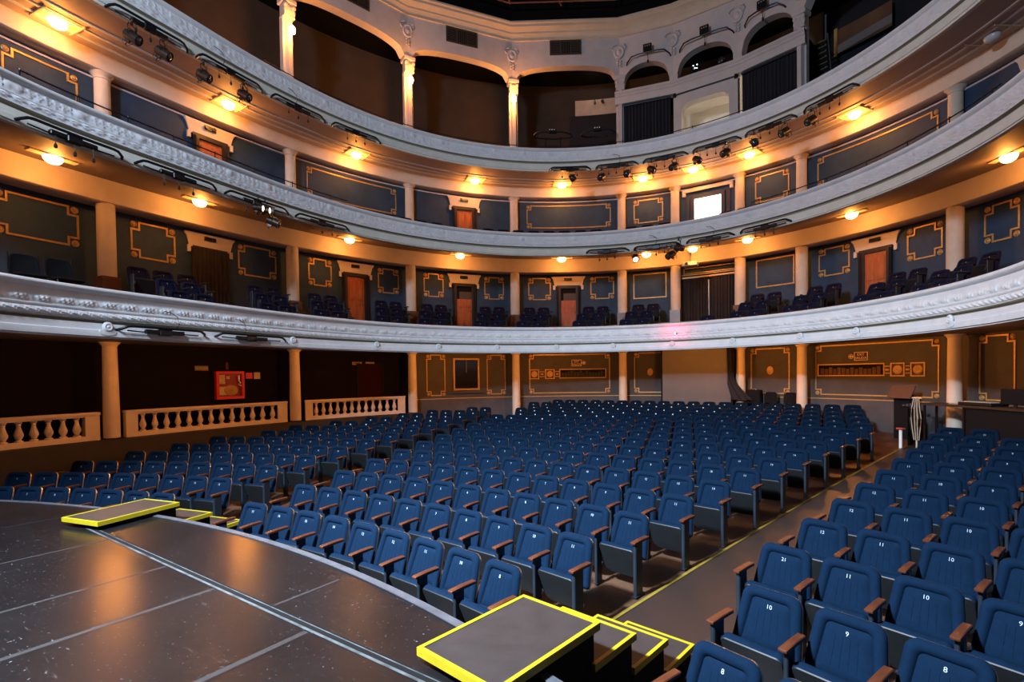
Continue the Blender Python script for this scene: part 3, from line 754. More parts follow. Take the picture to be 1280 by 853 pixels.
# cornice following the facets
mb = MB(); pr = [(.02,ZC0-.02),(-.05,ZC0-.01),(-.05,ZC0+.03),(-.02,ZC0+.04),(-.06,ZC0+.16),(-.12,ZC0+.22),(-.12,ZC0+.28),(-.20,ZC0+.36),(-.28,ZC0+.40),(-.28,ZC0+.48),(-.34,ZC0+.52),(-.34,ZC0+.58),(.9,ZC0+.58)]
for a in ARC:
    for o, z in pr: mb.v.append(tuple(P(a, RC-.17+o, z)))
k = len(pr)
for i in range(len(ARC)-1):
    for j in range(k-1): mb.f.append((i*k+j,(i+1)*k+j,(i+1)*k+j+1,i*k+j+1)); mb.m.append(0)
solid('trim_4', mb, M['cornice'], 'cream cornice under the dark ceiling', 'cornice', kind='structure', smooth=30)
# ceiling void with a rod grid
mb = MB(); v = [tuple(P(a, RC+.2, 15.3)) for a in ARC]; mb.add(v, [tuple(range(len(v)))])
for a, b in zip(ARC, ARC[1:]): mb.quad(tuple(P(a,RC-.45,ZC1)), tuple(P(b,RC-.45,ZC1)), tuple(P(b,RC+.2,15.3)), tuple(P(a,RC+.2,15.3)))
solid('ceiling', mb, M['dark'], 'black ceiling void above the cornice', 'ceiling', kind='structure', smooth=0)
t = thing('ceiling_grid', (-3,10,14.1), 0, 'thin rods of the grid hung in the black ceiling', 'grid')
G = [P(a, RC-1.0, 14.15)-Vector((-3,10,14.1)) for a in ARC[1:11]]
b = MB(); b.tube(G, .03, 6); part('rim_rod', b, M['brown'] if 'brown' in M else M['wood'], t)
for a in (-60,-44,-28,-20,-12,-4,6,16):
    b = MB(); q = P(a, RC-1.0, 14.15)-Vector((-3,10,14.1)); b.tube([q, q+Vector((.6*sin(-a*pi/180),-2.5,.7))], .035, 6); part('rod', b, M['wood'], t)
# drapes and walls behind the arcade
sweep_obj('wall_upper_gallery', [(RC+2.4,7.6),(RC+2.4,13.4)], M['upper_dark'], 'brown black drapes behind the upper arcade', 'wall', -120, 12, 120)
sweep_obj('wall_upper_gallery_right', [(RC+2.6,7.6),(RC+2.6,13.4)], M['curtain_navy'], 'black wall behind the upper arcade on the right', 'wall', 12, 92, 60)
sweep_obj('ceiling_upper_gallery', [(RC+.15,12.9),(RC+2.6,12.9)], M['dark'], 'dark ceiling of the upper gallery', 'ceiling')
# piers with capitals
def pier(td, label, lamp):
    p, rz, _ = frame(td, RC); t = thing('pier', (p.x,p.y,7.7), rz, label, 'pier')
    b = MB(); w = .165; o = [(-w,-.02),(-w+.06,-.02),(-w+.10,-w),(w-.10,-w),(w-.06,-.02),(w,-.02),(w,w),(-w,w)]
    vs = [(x,y,z) for z in (0,3.5) for x,y in o]; k = len(o)
    b.add(vs, [(i,(i+1)%k,k+(i+1)%k,k+i) for i in range(k)]+[tuple(range(k)),tuple(range(k,2*k))]); part('shaft', b, M['upper'], t, smooth=0)
    b = MB(); Z = 3.5
    b.bbox(-w-.01,w+.01,-w-.01,w,Z-.02,Z+.04,.012)
    for x in (-1,1): b.lathe([(.0,-.06),(.055,-.05),(.07,0),(.05,.05),(.0,.06)], 10, (x*.13,-w,Z+.30), ax='y', cap=False)
    for i in range(5):
        x = -.14+.07*i; b.lathe([(.02,0),(.05,.10),(.045,.18),(.0,.24)], 8, (x,-w+.005,Z+.04), sy=.6)
    for i in range(4):
        x = -.10+.07*i; b.lathe([(.02,0),(.04,.10),(.03,.16),(.0,.20)], 8, (x,-w-.02,Z+.14), sy=.6)
    b.bbox(-w-.05,w+.05,-w-.05,w+.05,Z+.40,Z+.55,.02)
    b.bbox(-w+.01,w-.01,-w+.01,w,Z+.0,Z+.42,.01)
    part('capital', b, M['upper'], t)
    return t
def medallion(td, z, label):
    p, rz, _ = frame(td, RC-.215); t = thing('relief_medallion', (p.x,p.y,z), rz, label, 'relief')
    b = MB(); b.lathe([(.20,0),(.20,-.03),(.165,-.05),(.13,-.03),(.10,-.025),(.06,-.05),(.001,-.06)], 20, ax='y', sy=1.25, cap=False); part('oval', b, M['upper'], t)
    b = MB()
    for i in range(6): b.lathe([(.03,0),(.05,-.03),(.0,-.05)], 8, (.05*((i%2)*2-1),0,-.30-.05*i), ax='y', cap=False)
    for s in (-1,1): b.tube([(s*.20,-.02,.05),(s*.28,-.02,.16),(s*.22,-.02,.27),(s*.10,-.02,.30)], .02, 6)
    part('garland', b, M['upper'], t)
pl = {-90.7:'leftmost',-64.24:'second from left',-44.9:'third from left',-28.2:'fourth from left',-11.95:'left of the booth',11.95:'right of the booth',28.2:'at far right'}
for td, w in pl.items():
    pier(td, f'white upper gallery pier with leafy capital, {w}', td in (-64.24,-44.9,-28.2)); medallion(td, 12.62, f'white plaster relief above the upper pier {w}')
for td, w in ((-4.3,'left'),(4.3,'right')): medallion(td, 12.62, f'white plaster relief between the booth arches, {w}')
for td, z, w in ((-90.5,10.7,'leftmost'),(-64.0,10.71,'second from left'),(-44.75,10.81,'third from left'),(-28.13,10.89,'fourth from left')):
    p, rz, _ = frame(td, RC-.19); t = thing('wall_lamp', (p.x,p.y,z), rz, f'glowing globe lamp on the upper pier {w}', 'lamp')
    b = MB(); b.lathe([(.06,0),(.06,-.02),(.03,-.04),(.03,-.07)], 12, ax='y'); part('bracket', b, M['brass'], t)
    b = MB(); b.lathe([(.03,-.12),(.08,-.09),(.10,-.02),(.095,.05),(.06,.11),(.02,.13)], 16, (0,-.14,0)); part('globe', b, mat('globe_glow_'+w[:4],(1,.85,.6),.3,emit=(1,.66,.28),es=28), t)
    n_ = Vector((-sin(rad(td)),-cos(rad(td)),0)); warm_light('lamp_light', p+n_*.36+Vector((0,0,z)), 170, r=.08)
# vents
for (a, w) in ((-54.6,'left of three'),(-36.4,'middle of three'),(-20.45,'right of three')):
    i = [k for k in range(len(ARC)-1) if ARC[k] < a < ARC[k+1]][0]
    A = P(ARC[i],RC-.17); C = P(ARC[i+1],RC-.17); c = (A+C)/2; rz = atan2(C.y-A.y, C.x-A.x)
    t = thing('air_vent', (c.x,c.y,12.64), rz, f'brown rectangular air vent under the cornice, {w}', 'vent')
    b = MB(); b.box(-.60,.60,-.012,0,0,.53,0); part('panel', b, M['dark'], t)
    b = MB(); b.strip([(-.62,-.02),(.62,-.02),(.62,.55),(-.62,.55)], .05, -.03, 0); b.box(-.22,-.18,-.025,0,0,.53); b.box(.18,.22,-.025,0,0,.53); part('frame', b, M['vent'], t)
    b = MB()
    for k in range(7): b.box(-.58,-.22,-.022,-.01,.05+.065*k,.08+.065*k)
    for k in range(5): b.box(-.17+.07*k,-.14+.07*k,-.022,-.01,.03,.50)
    for k in range(7): b.box(.22,.58,-.022,-.01,.05+.065*k,.08+.065*k)
    part('louvres', b, M['vent'], t)
# technical booth
def booth_seg(a, b, z0, z1, y0, y1, m, name, label, cat, smooth=35, pr=None):
    A = P(a, RC-.17); C = P(b, RC-.17); d = (C-A); W = d.length; d.normalize(); nr = Vector((-d.y,d.x,0))
    mb = MB(); mb.box(0,W,y0,y1,z0,z1)
    mb.v = [tuple(A+d*v[0]+nr*v[1]+Vector((0,0,v[2]))) for v in mb.v]; return mb, A, d, nr, W
mb = MB()
bp_ = [(.3,10.62),(0,10.62),(-.02,10.66),(-.02,10.86),(-.06,10.90),(-.06,10.96),(-.10,11.0),(-.10,11.08),(.3,11.08)]
for a in (-12.6,-4.3,4.3,12.6):
    for o, z in bp_: mb.v.append(tuple(P(a, RC-.17+o, z)))
k = len(bp_)
for i in range(3):
    for j in range(k-1): mb.f.append((i*k+j,(i+1)*k+j,(i+1)*k+j+1,i*k+j+1)); mb.m.append(0)
solid('trim_5', mb, M['upper'], 'white moulded band across the technical booth', 'trim', kind='structure', smooth=30)
mb = MB()
for a in (-4.3,4.3):
    q, rz, _ = frame(a, RC); X = MB(); X.box(-.15,.15,-.17,.17,10.9,11.6); mb.merge(X, Matrix.Translation(q)@Matrix.Rotation(rz,4,'Z'))
solid('trim_6', mb, M['upper'], 'short white piers between the booth arches', 'trim', kind='structure')
# mid lower facet with a lit arch
fn = lambda u, W: (7.7 if (u < .27 or u > W-.27) else 9.75+(10.16-9.75)*(1-min(1,abs(u-W/2)/(W/2-.26))**3.4)**(1/3.4))
mb, A, d, nr, W = facet(-4.3, 4.3, fn, None, '', '', zt=10.62, n=60)
solid('wall_booth', mb, M['upper'], 'white wall with the lit arch in the middle of the technical booth', 'wall', kind='structure', smooth=40)
# lit room behind it
mb = MB(); R0 = [P(-4.5,RC+.2),P(4.5,RC+.2),P(4.5,RC+2.0),P(-4.5,RC+2.0)]
for i in (1,2,3):
    a, b2 = R0[i], R0[(i+1)%4]; mb.quad((a.x,a.y,7.63),(b2.x,b2.y,7.63),(b2.x,b2.y,10.7),(a.x,a.y,10.7))
mb.quad(*[(q.x,q.y,10.7) for q in R0])
solid('wall_booth_room', mb, M['litwall'], 'cream wall of the lit room behind the booth arch', 'wall', kind='structure', smooth=0)
q = P(3.75, RC+1.0, 8.5); warm_light('lamp_light', q, 75, col=(1,.86,.68), r=.1)
t = thing('room_lamp', (q.x,q.y,7.65), 0, 'low work lamp inside the lit room of the booth', 'lamp')
b = MB(); b.lathe([(.14,0),(.14,.03),(.02,.04),(.02,.9),(.03,.92)], 12); part('stand', b, M['blackmetal'], t)
b = MB(); b.lathe([(.05,.90),(.07,.95),(.05,1.0)], 12); part('bulb', b, M['bulb'], t)
for a, b_, w in ((-11.9,-4.3,'left'),(4.3,11.9,'right')):
    A = P(a,RC-.05); C = P(b_,RC-.05); c = (A+C)/2; rz = atan2(C.y-A.y,C.x-A.x); hw = (C-A).length/2-.12
    t = thing('booth_curtain', (c.x,c.y,7.65), rz, f'black curtain under the {w} arch of the technical booth', 'curtain')
    b = MB(); hang(b, -hw, hw, 0, 2.93, 0, 14, .03); part('curtain', b, M['curtain_navy'], t)
    b = MB(); b.tube([(-hw,-.06,2.90),(hw,-.06,2.90)], .035); part('rail', b, M['blackmetal'], t)
# thin dark rail over the mid arch
A = P(-4.1,RC-.22,10.52); C = P(4.1,RC-.22,10.52); b = MB(); b.tube([A,C], .025); 
for q in (A,C): b.lathe([(.06,-.08),(.06,.05)], 8, (q.x,q.y,q.z))
solid('curtain_rail', b, M['blackmetal'], 'thin black curtain rail over the lit arch of the booth', 'rail')
# rooms behind the upper arches
sweep_obj('wall_booth_back', [(RC+2.2,10.9),(RC+2.2,12.8)], mat('booth_back_brown',(.075,.05,.04),.8,noise=.4,nscale=2), 'brown back wall behind the booth arches', 'wall', -12, 12, 24)
sweep_obj('floor_booth', [(RC+.1,10.95),(RC+2.3,10.95)], M['dark'], 'upper floor of the technical booth', 'floor', -12.5, 12.5, 24)
def moving_head(td, z, rzoff, label, leds):
    p, rz, _ = frame(td, RC+.75); t = thing('moving_light', (p.x,p.y,z), rz+rzoff, label, 'stage light')
    b = MB(); b.bbox(-.18,.18,-.16,.16,0,.14,.02); part('base', b, M['blackmetal'], t)
    b = MB(); 
    for s in (-1,1): b.bbox(s*.17-.03,s*.17+.03,-.06,.06,.14,.52,.015)
    part('yoke', b, M['blackmetal'], t)
    b = MB(); b.lathe([(.10,.18),(.13,.10),(.14,-.16),(.125,-.20)], 18, (0,0,.44), ax='y'); h = part('head', b, M['blackmetal'], t)
    b = MB(); b.lathe([(.11,-.2),(.09,-.215),(.001,-.22)], 18, (0,0,.44), ax='y', cap=False); part('lens', b, M['lens'], h)
    if leds:
        for i, (x, zz) in enumerate(((-.07,.05),(.07,.07),(-.01,-.05),(.06,-.06))):
            b = MB(); b.lathe([(.02,0),(.0,-.012)], 8, (x,-.22,.44+zz), ax='y'); part('led', b, M['led'], h)
moving_head(-2.1, 11.35, .2, 'moving light with white LEDs in the middle booth arch', True)
moving_head(1.6, 11.30, -.3, 'unlit black moving light at the right of the middle booth arch', False)
warm_light('lamp_light', P(-8, RC+1.2, 12.5), 5, col=(1,.7,.45)); warm_light('lamp_light', P(8, RC+1.2, 12.5), 5, col=(1,.7,.45))  # dim fill lights added to brighten the booth interior, no fixtures there
# beige opening in the drapes left of the booth
B = Bend(-16.6, RC+2.25); p, rz, m1 = frame(-16.6, RC+2.25); hw = 3.2*m1
t = thing('wall_opening', (p.x,p.y,11.12), rz, 'beige lit opening in the dark drapes left of the booth', 'opening', kind='structure')
b = MB(); b.box(-hw,hw,-.02,.05,11.2,12.15,0,4); part('wall_panel', b, mat('opening_beige',(.62,.45,.34),.7,noise=.3,nscale=2), t, B)
for x, w in ((-hw*.1,'left'),(hw*.25,'right')):
    b = MB(); b.tube([(x,-.05,12.15),(x,-.12,12.02)], .015); b.lathe([(.05,0),(.06,-.14)], 10, (x,-.06,11.97), ax='y'); part('small_spotlight', b, M['blackmetal'], t, B)
warm_light('lamp_light', Bend(-16.6, RC+1.5)((0,0,12.3)), 5, col=(1,.7,.42))
b = MB(); b.sweep([(RC+1.2,7.64),(RC+1.2,10.98),(RC+1.3,10.98),(RC+1.3,7.64)], -20.2, -12.6, 12); solid('wall_dark_screen', b, M['curtain_navy'], 'black screen below the beige opening', 'wall', kind='structure')
# bent light pipes standing on the third gallery front
def pipe_stand(td, dt, label):
    B = Bend(td, RC-.45); p, rz, m1 = frame(td, RC-.45); t = thing('pipe_stand', (p.x,p.y,8.3), rz, label, 'light bar'); h = dt*m1
    b = MB(); b.tube([(-h,-.0,9.42),(-h+.12,-.05,9.52),(-h+.4,-.08,9.56),(0,-.08,9.56),(h-.4,-.08,9.56),(h-.1,-.05,9.50),(h,0,9.42),(h-.15,.12,9.40),(0,.16,9.38),(-h+.15,.12,9.40),(-h,0,9.42)], .03); part('pipe', b, M['blackmetal'], t, B)
    b = MB(); b.bbox(-.16,.16,-.14,-.04,9.50,9.66,.015); part('socket_box', b, M['blackmetal'], t, B)
    b = MB()
    for i in range(3): b.lathe([(.025,0),(.02,-.012)], 8, (-.09+.09*i,-.145,9.62), ax='y')
    part('sockets', b, M['white'], t, B)
    b = MB(); b.tube([(-.3,.05,8.25),(-.3,.02,9.4)], .02); b.tube([(.3,.05,8.25),(.3,.02,9.4)], .02); part('stand_tube', b, M['blackmetal'], t, B)
pipe_stand(-21.9, 3.0, 'bent black pipe with socket box behind the upper front, left of pair')
pipe_stand(-15.0, 2.6, 'bent black pipe with socket box behind the upper front, right of pair')
# right part: stair, window
B = Bend(16.2, RC+2.3); p, rz, m1 = frame(16.2, RC+2.3); hw = 2.75*m1
t = thing('window_3', (p.x,p.y,11.05), rz, 'wide dim window in the dark wall right of the booth', 'window', kind='structure')
b = MB(); b.box(-hw,hw,-.01,.02,11.12,11.95,0,4); part('pane', b, mat('dim_pane_brown',(.13,.065,.035),.5,noise=.5,nscale=1.5), t, B)
b = MB(); b.add([(-hw,-.02,11.12),(hw,-.02,11.22),(hw,-.02,11.50),(-hw,-.02,11.40)], [(0,1,2,3)]); part('lower_glass', b, mat('dim_pane_grey',(.16,.155,.16),.3), t, B)
b = MB(); b.box(-hw-.10,-hw,-.05,.02,11.05,12.0); part('jamb', b, M['gold'], t, B)
warm_light('lamp_light', Bend(15.0, RC+1.3)((0,0,12.4)), 2.5, col=(1,.6,.3))
B = Bend(12.4, RC+1.7); p, rz, m1 = frame(12.4, RC+1.7)
t = thing('ladder_stair', (p.x,p.y,7.7), rz, 'steep dark stair with pale treads right of the booth', 'stair')
b = MB()
for i in range(10): b.box(-.28,.28,-.1-.05*i,.12-.05*i,10.9+.16*i-1.2,10.94+.16*i-1.2)
part('treads', b, mat('stair_tread',(.10,.09,.06),.6), t, B)
b = MB()
for s in (-1,1): b.tube([(s*.31,.1,9.6),(s*.31,-.45,11.4)], .03)
part('stringers', b, M['doorframe'], t, B)
# ------------------------------------------------------------------ lighting bars and lanterns
def light_bar(a, b_, off, z, label, nplug, cable=True, wide=.07):
    td = (a+b_)/2; B = Bend(td, off); p, rz, m1 = frame(td, off); h = (b_-a)/2*m1
    t = thing('lighting_bar', (p.x,p.y,z-.1), rz, label, 'light bar')
    pts = [(-h,.10,z-.05),(-h+.03,0,z-.03),(-h+.12,-.05,z+.02)]+[(-h+.2+(2*h-.4)*i/6,-.06,z+.03) for i in range(7)]+[(h-.12,-.05,z+.02),(h-.03,0,z-.03),(h,.10,z-.05)]
    bb = MB(); bb.tube(pts, .027); part('pipe', bb, M['blackmetal'], t, B)
    bb = MB(); bb.tube([(-h+.15,.03,z-.05)]+[(-h+.15+(2*h-.3)*i/5,.03,z-.06) for i in range(1,6)], .014, 6); part('rear_pipe', bb, M['blackmetal'], t, B)
    bw = min(h*.45,.42); bb = MB(); bb.bbox(-bw,bw,-.04,.05,z-.085,z-.005,.012); bb.bbox(-.12,.12,-.06,.05,z-.11,z+.02,.012); part('socket_box', bb, M['blackmetal'], t, B)
    for i in range(nplug):
        x = -bw*.8+1.6*bw*i/max(1,nplug-1); L = random.uniform(.12,.2)
        bb = MB(); bb.tube([(x,-.02,z-.08),(x,-.02,z-.08-L)], .006, 5); bb.lathe([(.012,.0),(.028,-.03),(.028,-.07),(.012,-.085)], 8, (x,-.02,z-.08-L)); part('hanging_plug', bb, M['cable'], t, B)
    if cable:
        bb = MB(); x0 = random.uniform(-.3,.3)*h; bb.tube([(x0,-.05,z+.02),(x0+.05,-.10,z+.12),(x0+.03,-.09,z+.26),(x0-.08,-.07,z+.34),(x0-.22,-.06,z+.36)], .008, 5); part('cable', bb, M['cable'], t, B)
    return t
bars3 = [(-95.1,-83.1),(-81.7,-70.5),(-69.0,-59.5),(-58.3,-49.8),(-21.5,-15.0),(-14.2,-7.75),(-7.03,-.47),(.22,6.93),(7.5,14.3),(15.2,22.0)]
for i, (a, b_) in enumerate(bars3): light_bar(a, b_, LV[2]['off']-.10, 7.52, f'black lighting bar under the third gallery front, {ORD[i]} from left', 3, cable=i in (1,2,5))
bars2 = [(-109.5,-95.6),(-93.8,-80.3),(-78.9,-67.0),(-65.8,-55.8),(-15.3,-8.6),(-7.9,-.9),(0,6.9),(7.7,14.7)]
for i, (a, b_) in enumerate(bars2): light_bar(a, b_, LV[1]['off']-.10, 4.33, f'black lighting bar under the second gallery front, {ORD[i]} from left', 3, cable=i in (5,6))
for i, (a, b_) in enumerate([(-99.9,-85.0),(-83.0,-69.0)]): light_bar(a, b_, LV[0]['off']-.12, .95, f'black lighting bar under the first gallery front, {ORD[i]} from left', 0)
for i, (a, b_) in enumerate([(-10.9,-4.6),(-3.4,3.9),(5.25,10.4)]):
    A = P(a, RC-.2); C = P(b_, RC-.2); c = (A+C)/2; rz = atan2(C.y-A.y,C.x-A.x); h = (C-A).length/2
    t = thing('lighting_bar', (c.x,c.y,12.0), rz, f'black lighting bar with socket box over the {("left","middle","right")[i]} booth arch', 'light bar')
    b = MB(); b.tube([(-h,.05,.06),(-h+.04,-.10,.10),(-h+.22,-.20,.24),(-h+.5,-.22,.27),(0,-.22,.27),(h-.5,-.22,.27),(h-.22,-.20,.24),(h-.04,-.1,.10),(h,.05,.06)], .026); part('pipe', b, M['blackmetal'], t)
    b = MB(); b.bbox(-.16,.16,-.3,-.2,.28,.56,.015); part('socket_box', b, M['blackmetal'], t)
    b = MB()
    for q in range(3): b.lathe([(.022,0),(.018,-.01)], 8, (-.08+.08*q,-.305,.47), ax='y')
    part('sockets', b, M['plate'], t)
    b = MB(); b.tube([(0,-.22,.26),(.01,-.2,.0)], .012, 6); b.lathe([(.02,0),(.04,-.05),(.03,-.12)], 8, (.01,-.2,.0)); part('hanging_plug', b, M['brownmetal'], t)
def lantern(td, off, z, yaw, tilt, label, lit=False, scale=.80):
    p, rz, _ = frame(td, off); t = thing('stage_lantern', (p.x,p.y,z), rz+yaw, label, 'stage light'); s = scale
    b = MB(); b.bbox(-.02*s,.02*s,-.03*s,.03*s,.30*s,.40*s,.008); b.tube([(0,-.03*s,.40*s),(0,-.05*s,.45*s),(0,.02*s,.47*s),(0,.05*s,.42*s)], .012*s, 6); part('hook_clamp', b, M['blackmetal'], t)
    b = MB(); w = .16*s
    b.tube([(-w,0,0),(-w,0,.22*s),(-w*.7,0,.30*s),(w*.7,0,.30*s),(w,0,.22*s),(w,0,0)], .012*s, 6); part('yoke', b, M['blackmetal'], t)
    Rm = Matrix.Rotation(tilt, 4, 'X')
    b = MB(); b.lathe([(.07*s,.20*s),(.115*s,.17*s),(.125*s,.0),(.125*s,-.13*s),(.135*s,-.14*s),(.135*s,-.20*s),(.118*s,-.20*s),(.112*s,-.17*s)], 20, ax='y', cap=False)
    b.lathe([(.07*s,.20*s),(.001,.21*s)], 20, ax='y', cap=False)
    for k in range(4): b.box(-.11*s,.11*s,-.08*s+.055*k*s,-.065*s+.055*k*s,.115*s,.145*s)
    b.v = [tuple(Rm@Vector(v)) for v in b.v]; h = part('housing', b, M['brownmetal'], t)
    b = MB(); b.lathe([(.113*s,-.175*s),(.08*s,-.20*s),(.04*s,-.215*s),(.001,-.22*s)], 20, ax='y', cap=False); b.v = [tuple(Rm@Vector(v)) for v in b.v]; part('lens', b, M['lens_on'] if lit else M['lens'], h)
    b = MB(); b.bbox(-.03*s,.03*s,-.02*s,.12*s,-.19*s,-.11*s,.01); b.tube([(0,.05*s,-.18*s),(.02*s,.06*s,-.26*s)], .014*s, 6); b.v = [tuple(Rm@Vector(v)) for v in b.v]; part('lower_handle', b, M['brownmetal'], h)
    b = MB(); b.tube([(0,.2*s,.02*s),(.05*s,.28*s,-.08*s),(.12*s,.22*s,-.16*s),(.2*s,.1*s,-.05*s),(.22*s,.02*s,.18*s),(.2*s,0,.40*s)], .007*s, 5); part('cable', b, M['cable'], t)
    return t
s3 = [(-91.9,7.07,.5),(-87.3,7.08,.6),(-80.8,7.06,.5),(-73.9,7.10,.35),(-17.8,7.16,.1),(-13.2,7.13,-.5),(-9.3,7.15,-.2),(-5.7,7.16,.9),(-2.4,7.12,-.6),(.9,7.16,1.0),(4.95,7.14,-.5),(8.8,7.16,.7),(12.9,7.12,-.3),(16.3,7.13,-.2)]
for i, (td, z, yw) in enumerate(s3): lantern(td, LV[2]['off']-.14, z, yw, .55, f'round stage lantern hanging under the third gallery front, {ORD[i]} from left')
lantern(-70.1, LV[1]['off']-.14, 3.94, .6, .4, 'round stage lantern hanging under the second gallery front, far left')
for i, td in enumerate((-72.9,-71.6)): lantern(td, LV[1]['off']-.16, 4.17, .5, .15, f'small lantern with pale lens on the second gallery bar, {("left","right")[i]} of pair', lit=True, scale=.62)
lantern(-7.6, LV[1]['off']-.14, 3.98, .3, .6, 'glowing stage lantern under the second gallery front, left of centre', lit=True)
lantern(-2.2, LV[1]['off']-.14, 3.95, -.6, .5, 'unlit stage lantern under the second gallery front, centre')
lantern(-1.0, LV[1]['off']-.16, 4.15, 1.3, .3, 'stage lantern turned sideways under the second gallery front, centre', scale=.8)
# ornaments on the lowest fascia
for i, td in enumerate([-101.4,-67.6,-51.3,-40,-29.8,-19.8,-10.6,-1.4,7.6,17.2,24.9,37.6]):
    p, rz, _ = frame(td, LV[0]['off']-.05); t = thing('fascia_ornament', (p.x,p.y,.80), rz, f'small white plaster rosette on the first gallery fascia, {ORD[i]} from left', 'ornament')
    b = MB(); b.lathe([(.09,0),(.09,-.02),(.06,-.04),(.03,-.03),(.001,-.05)], 14, (0,0,.14), ax='y', cap=False); b.lathe([(.14,.01),(.14,-.012),(.001,-.02)], 12, (0,0,.05), ax='y', sy=.45, cap=False); part('rosette', b, M['parapet'], t)
# added glowing dot for a red light reflection on the first gallery front
p, rz, _ = frame(-.9, LV[0]['off']-.05); t = thing('red_spot_standin', (p.x,p.y,1.27), rz, 'small added red glow standing in for a red light spot, first gallery front', 'light')
b = MB(); b.bbox(-.05,.05,-.03,.045,-.03,.03,.008); part('housing', b, M['blackmetal'], t)
b = MB(); b.lathe([(.028,-.03),(.02,-.05),(.001,-.058)], 10, ax='y', cap=False); part('glow_dot', b, M['redspot'], t)
l = warm_light('red_light', p+Vector((sin(.0),-.30,1.36)), 9, col=(1,.03,.10), r=.02)  # added point light that spreads the red glow over the plaster
# handrails on the upper two fronts
def handrail(idx, h, label, t0, t1, step):
    L = LV[idx]; z = L['zt']; tm = (t0+t1)/2; p, rz, _ = frame(tm, L['off']+.12); t = thing('safety_rail', (p.x,p.y,z), rz, label, 'handrail')
    n = int((t1-t0)/1.5); b = MB(); b.tube([P(t0+(t1-t0)*i/n, L['off']+.12, z+h) for i in range(n+1)], .014, 6); part('rail', b, M['blackmetal'], t, lambda v: Vector(v))
    a = t0
    while a <= t1:
        b = MB(); q = P(a, L['off']+.12); b.tube([(q.x,q.y,z),(q.x,q.y,z+h)], .012, 6); b.lathe([(.018,0),(.018,.03),(.0,.035)], 6, (q.x,q.y,z+h)); part('post', b, M['blackmetal'], t, lambda v: Vector(v)); a += step
handrail(1, .17, 'thin dark safety rail on the second gallery front, left side', -108, -56, 7)
handrail(1, .17, 'thin dark safety rail on the second gallery front, right side', 9, 40, 5)
handrail(2, .13, 'thin dark safety rail on the third gallery front', -70, 14, 7)
# ------------------------------------------------------------------ balustrades of the left stalls boxes
def balustrade(a, b_, label, n):
    tm = (a+b_)/2; B = Bend(tm, RC); p, rz, m1 = frame(tm, RC); h = (b_-a)/2*m1
    t = thing('balustrade', (p.x,p.y,-1.38), rz, label, 'balustrade'); pc = plaster
    b = MB(); b.box(-h,h,-.11,.11,-1.38,-1.30,0,8); b.box(-h,h,-.09,.09,-1.30,-1.27,0,8); part('plinth', b, M['cream'], t, B)
    b = MB(); b.box(-h,h,-.09,.09,-.84,-.80,0,8); b.box(-h-.01,h+.01,-.12,.12,-.80,-.74,0,8); part('rail', b, M['cream'], t, B)
    for s in (-1,1):
        b = MB(); x0, x1 = (s*h-.28, s*h) if s > 0 else (s*h, s*h+.28); b.box(x0,x1,-.10,.10,-1.27,-.84); part('end_post', b, M['cream'], t, B)
    prof = [(.055,0),(.055,.03),(.03,.045),(.035,.07),(.058,.13),(.06,.17),(.045,.23),(.03,.30),(.026,.34),(.034,.355),(.026,.37),(.045,.40),(.045,.43)]
    prof = [(r*1.35,z) for r,z in prof]
    for i in range(n):
        x = -h+.28+(2*h-.56)*(i+.5)/n; b = MB(); b.lathe(prof, 12, (x,0,-1.27)); part('baluster', b, M['cream'], t, B)
    return t
balustrade(-117,-92.3,'cream balustrade of the leftmost stalls box', 14)
balustrade(-89.1,-65.6,'cream balustrade under the red fire cabinet', 13)
balustrade(-62.7,-46.3,'cream balustrade of the third stalls box, left of the window', 12)
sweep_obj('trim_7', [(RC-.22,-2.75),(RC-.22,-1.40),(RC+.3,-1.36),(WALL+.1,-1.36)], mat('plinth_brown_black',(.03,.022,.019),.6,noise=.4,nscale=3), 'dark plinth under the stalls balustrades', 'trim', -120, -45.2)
# ------------------------------------------------------------------ things on the left stalls wall
p, rz, m1 = frame(-74.1, WALL-.02); t = thing('fire_hose_cabinet', (p.x,p.y,-.60), rz, 'red fire hose cabinet on the black wall behind the balustrade', 'fire cabinet')
hw = 2.06*m1; H = .80
b = MB(); b.strip([(-hw,0),(hw,0),(hw,H),(-hw,H)], .07, -.10, .02); part('frame', b, M['red'], t)
b = MB(); b.box(-hw+.05,hw-.05,-.03,.0,.05,H-.05); part('back', b, mat('cabinet_inside',(.20,.01,.012),.5), t)
for nme, x0, x1, z0, z1 in (('notice',-hw+.1,-hw+.26,.44,.70),('notice',-hw+.30,-hw+.40,.58,.66),('notice',-hw+.1,-hw+.32,.12,.36),('notice',-hw+.32,-hw+.42,.12,.34)):
    b = MB(); b.box(x0,x1,-.06,-.05,z0,z1); part(nme, b, M['beige'], t)
b = MB(); b.lathe([(.20,0),(.20,-.03),(.08,-.04),(.03,-.05),(.03,0)], 20, (hw-.38,-.04,.25), ax='y', sx=1.0, sy=.75); part('hose_reel', b, mat('hose_ochre',(.32,.18,.05),.6), t)
b = MB(); b.tube([(hw-.15,-.07,.68),(hw-.15,-.08,.52),(hw-.11,-.09,.46),(hw-.18,-.09,.42),(hw-.10,-.09,.38)], .022, 8); part('nozzle', b, M['white'], t)
def wall_sign(td, z, w, h, m, label, txt=None, tm=None, ts=.06):
    p, rz, _ = frame(td, WALL-.012); t = thing('wall_sign', (p.x,p.y,z), rz, label, 'sign')
    b = MB(); b.box(-w/2,w/2,0,.01,-h/2,h/2); part('board', b, m, t)
    if txt: text_part('lettering', txt, ts, tm or M['signline'], t, (0,-.003,0))
    return t
wall_sign(-71.05, .07, .20, .18, M['redsign'], 'small red sign just right of the fire cabinet')
wall_sign(-69.85, .07, .19, .20, M['beige'], 'small beige notice right of the red sign')
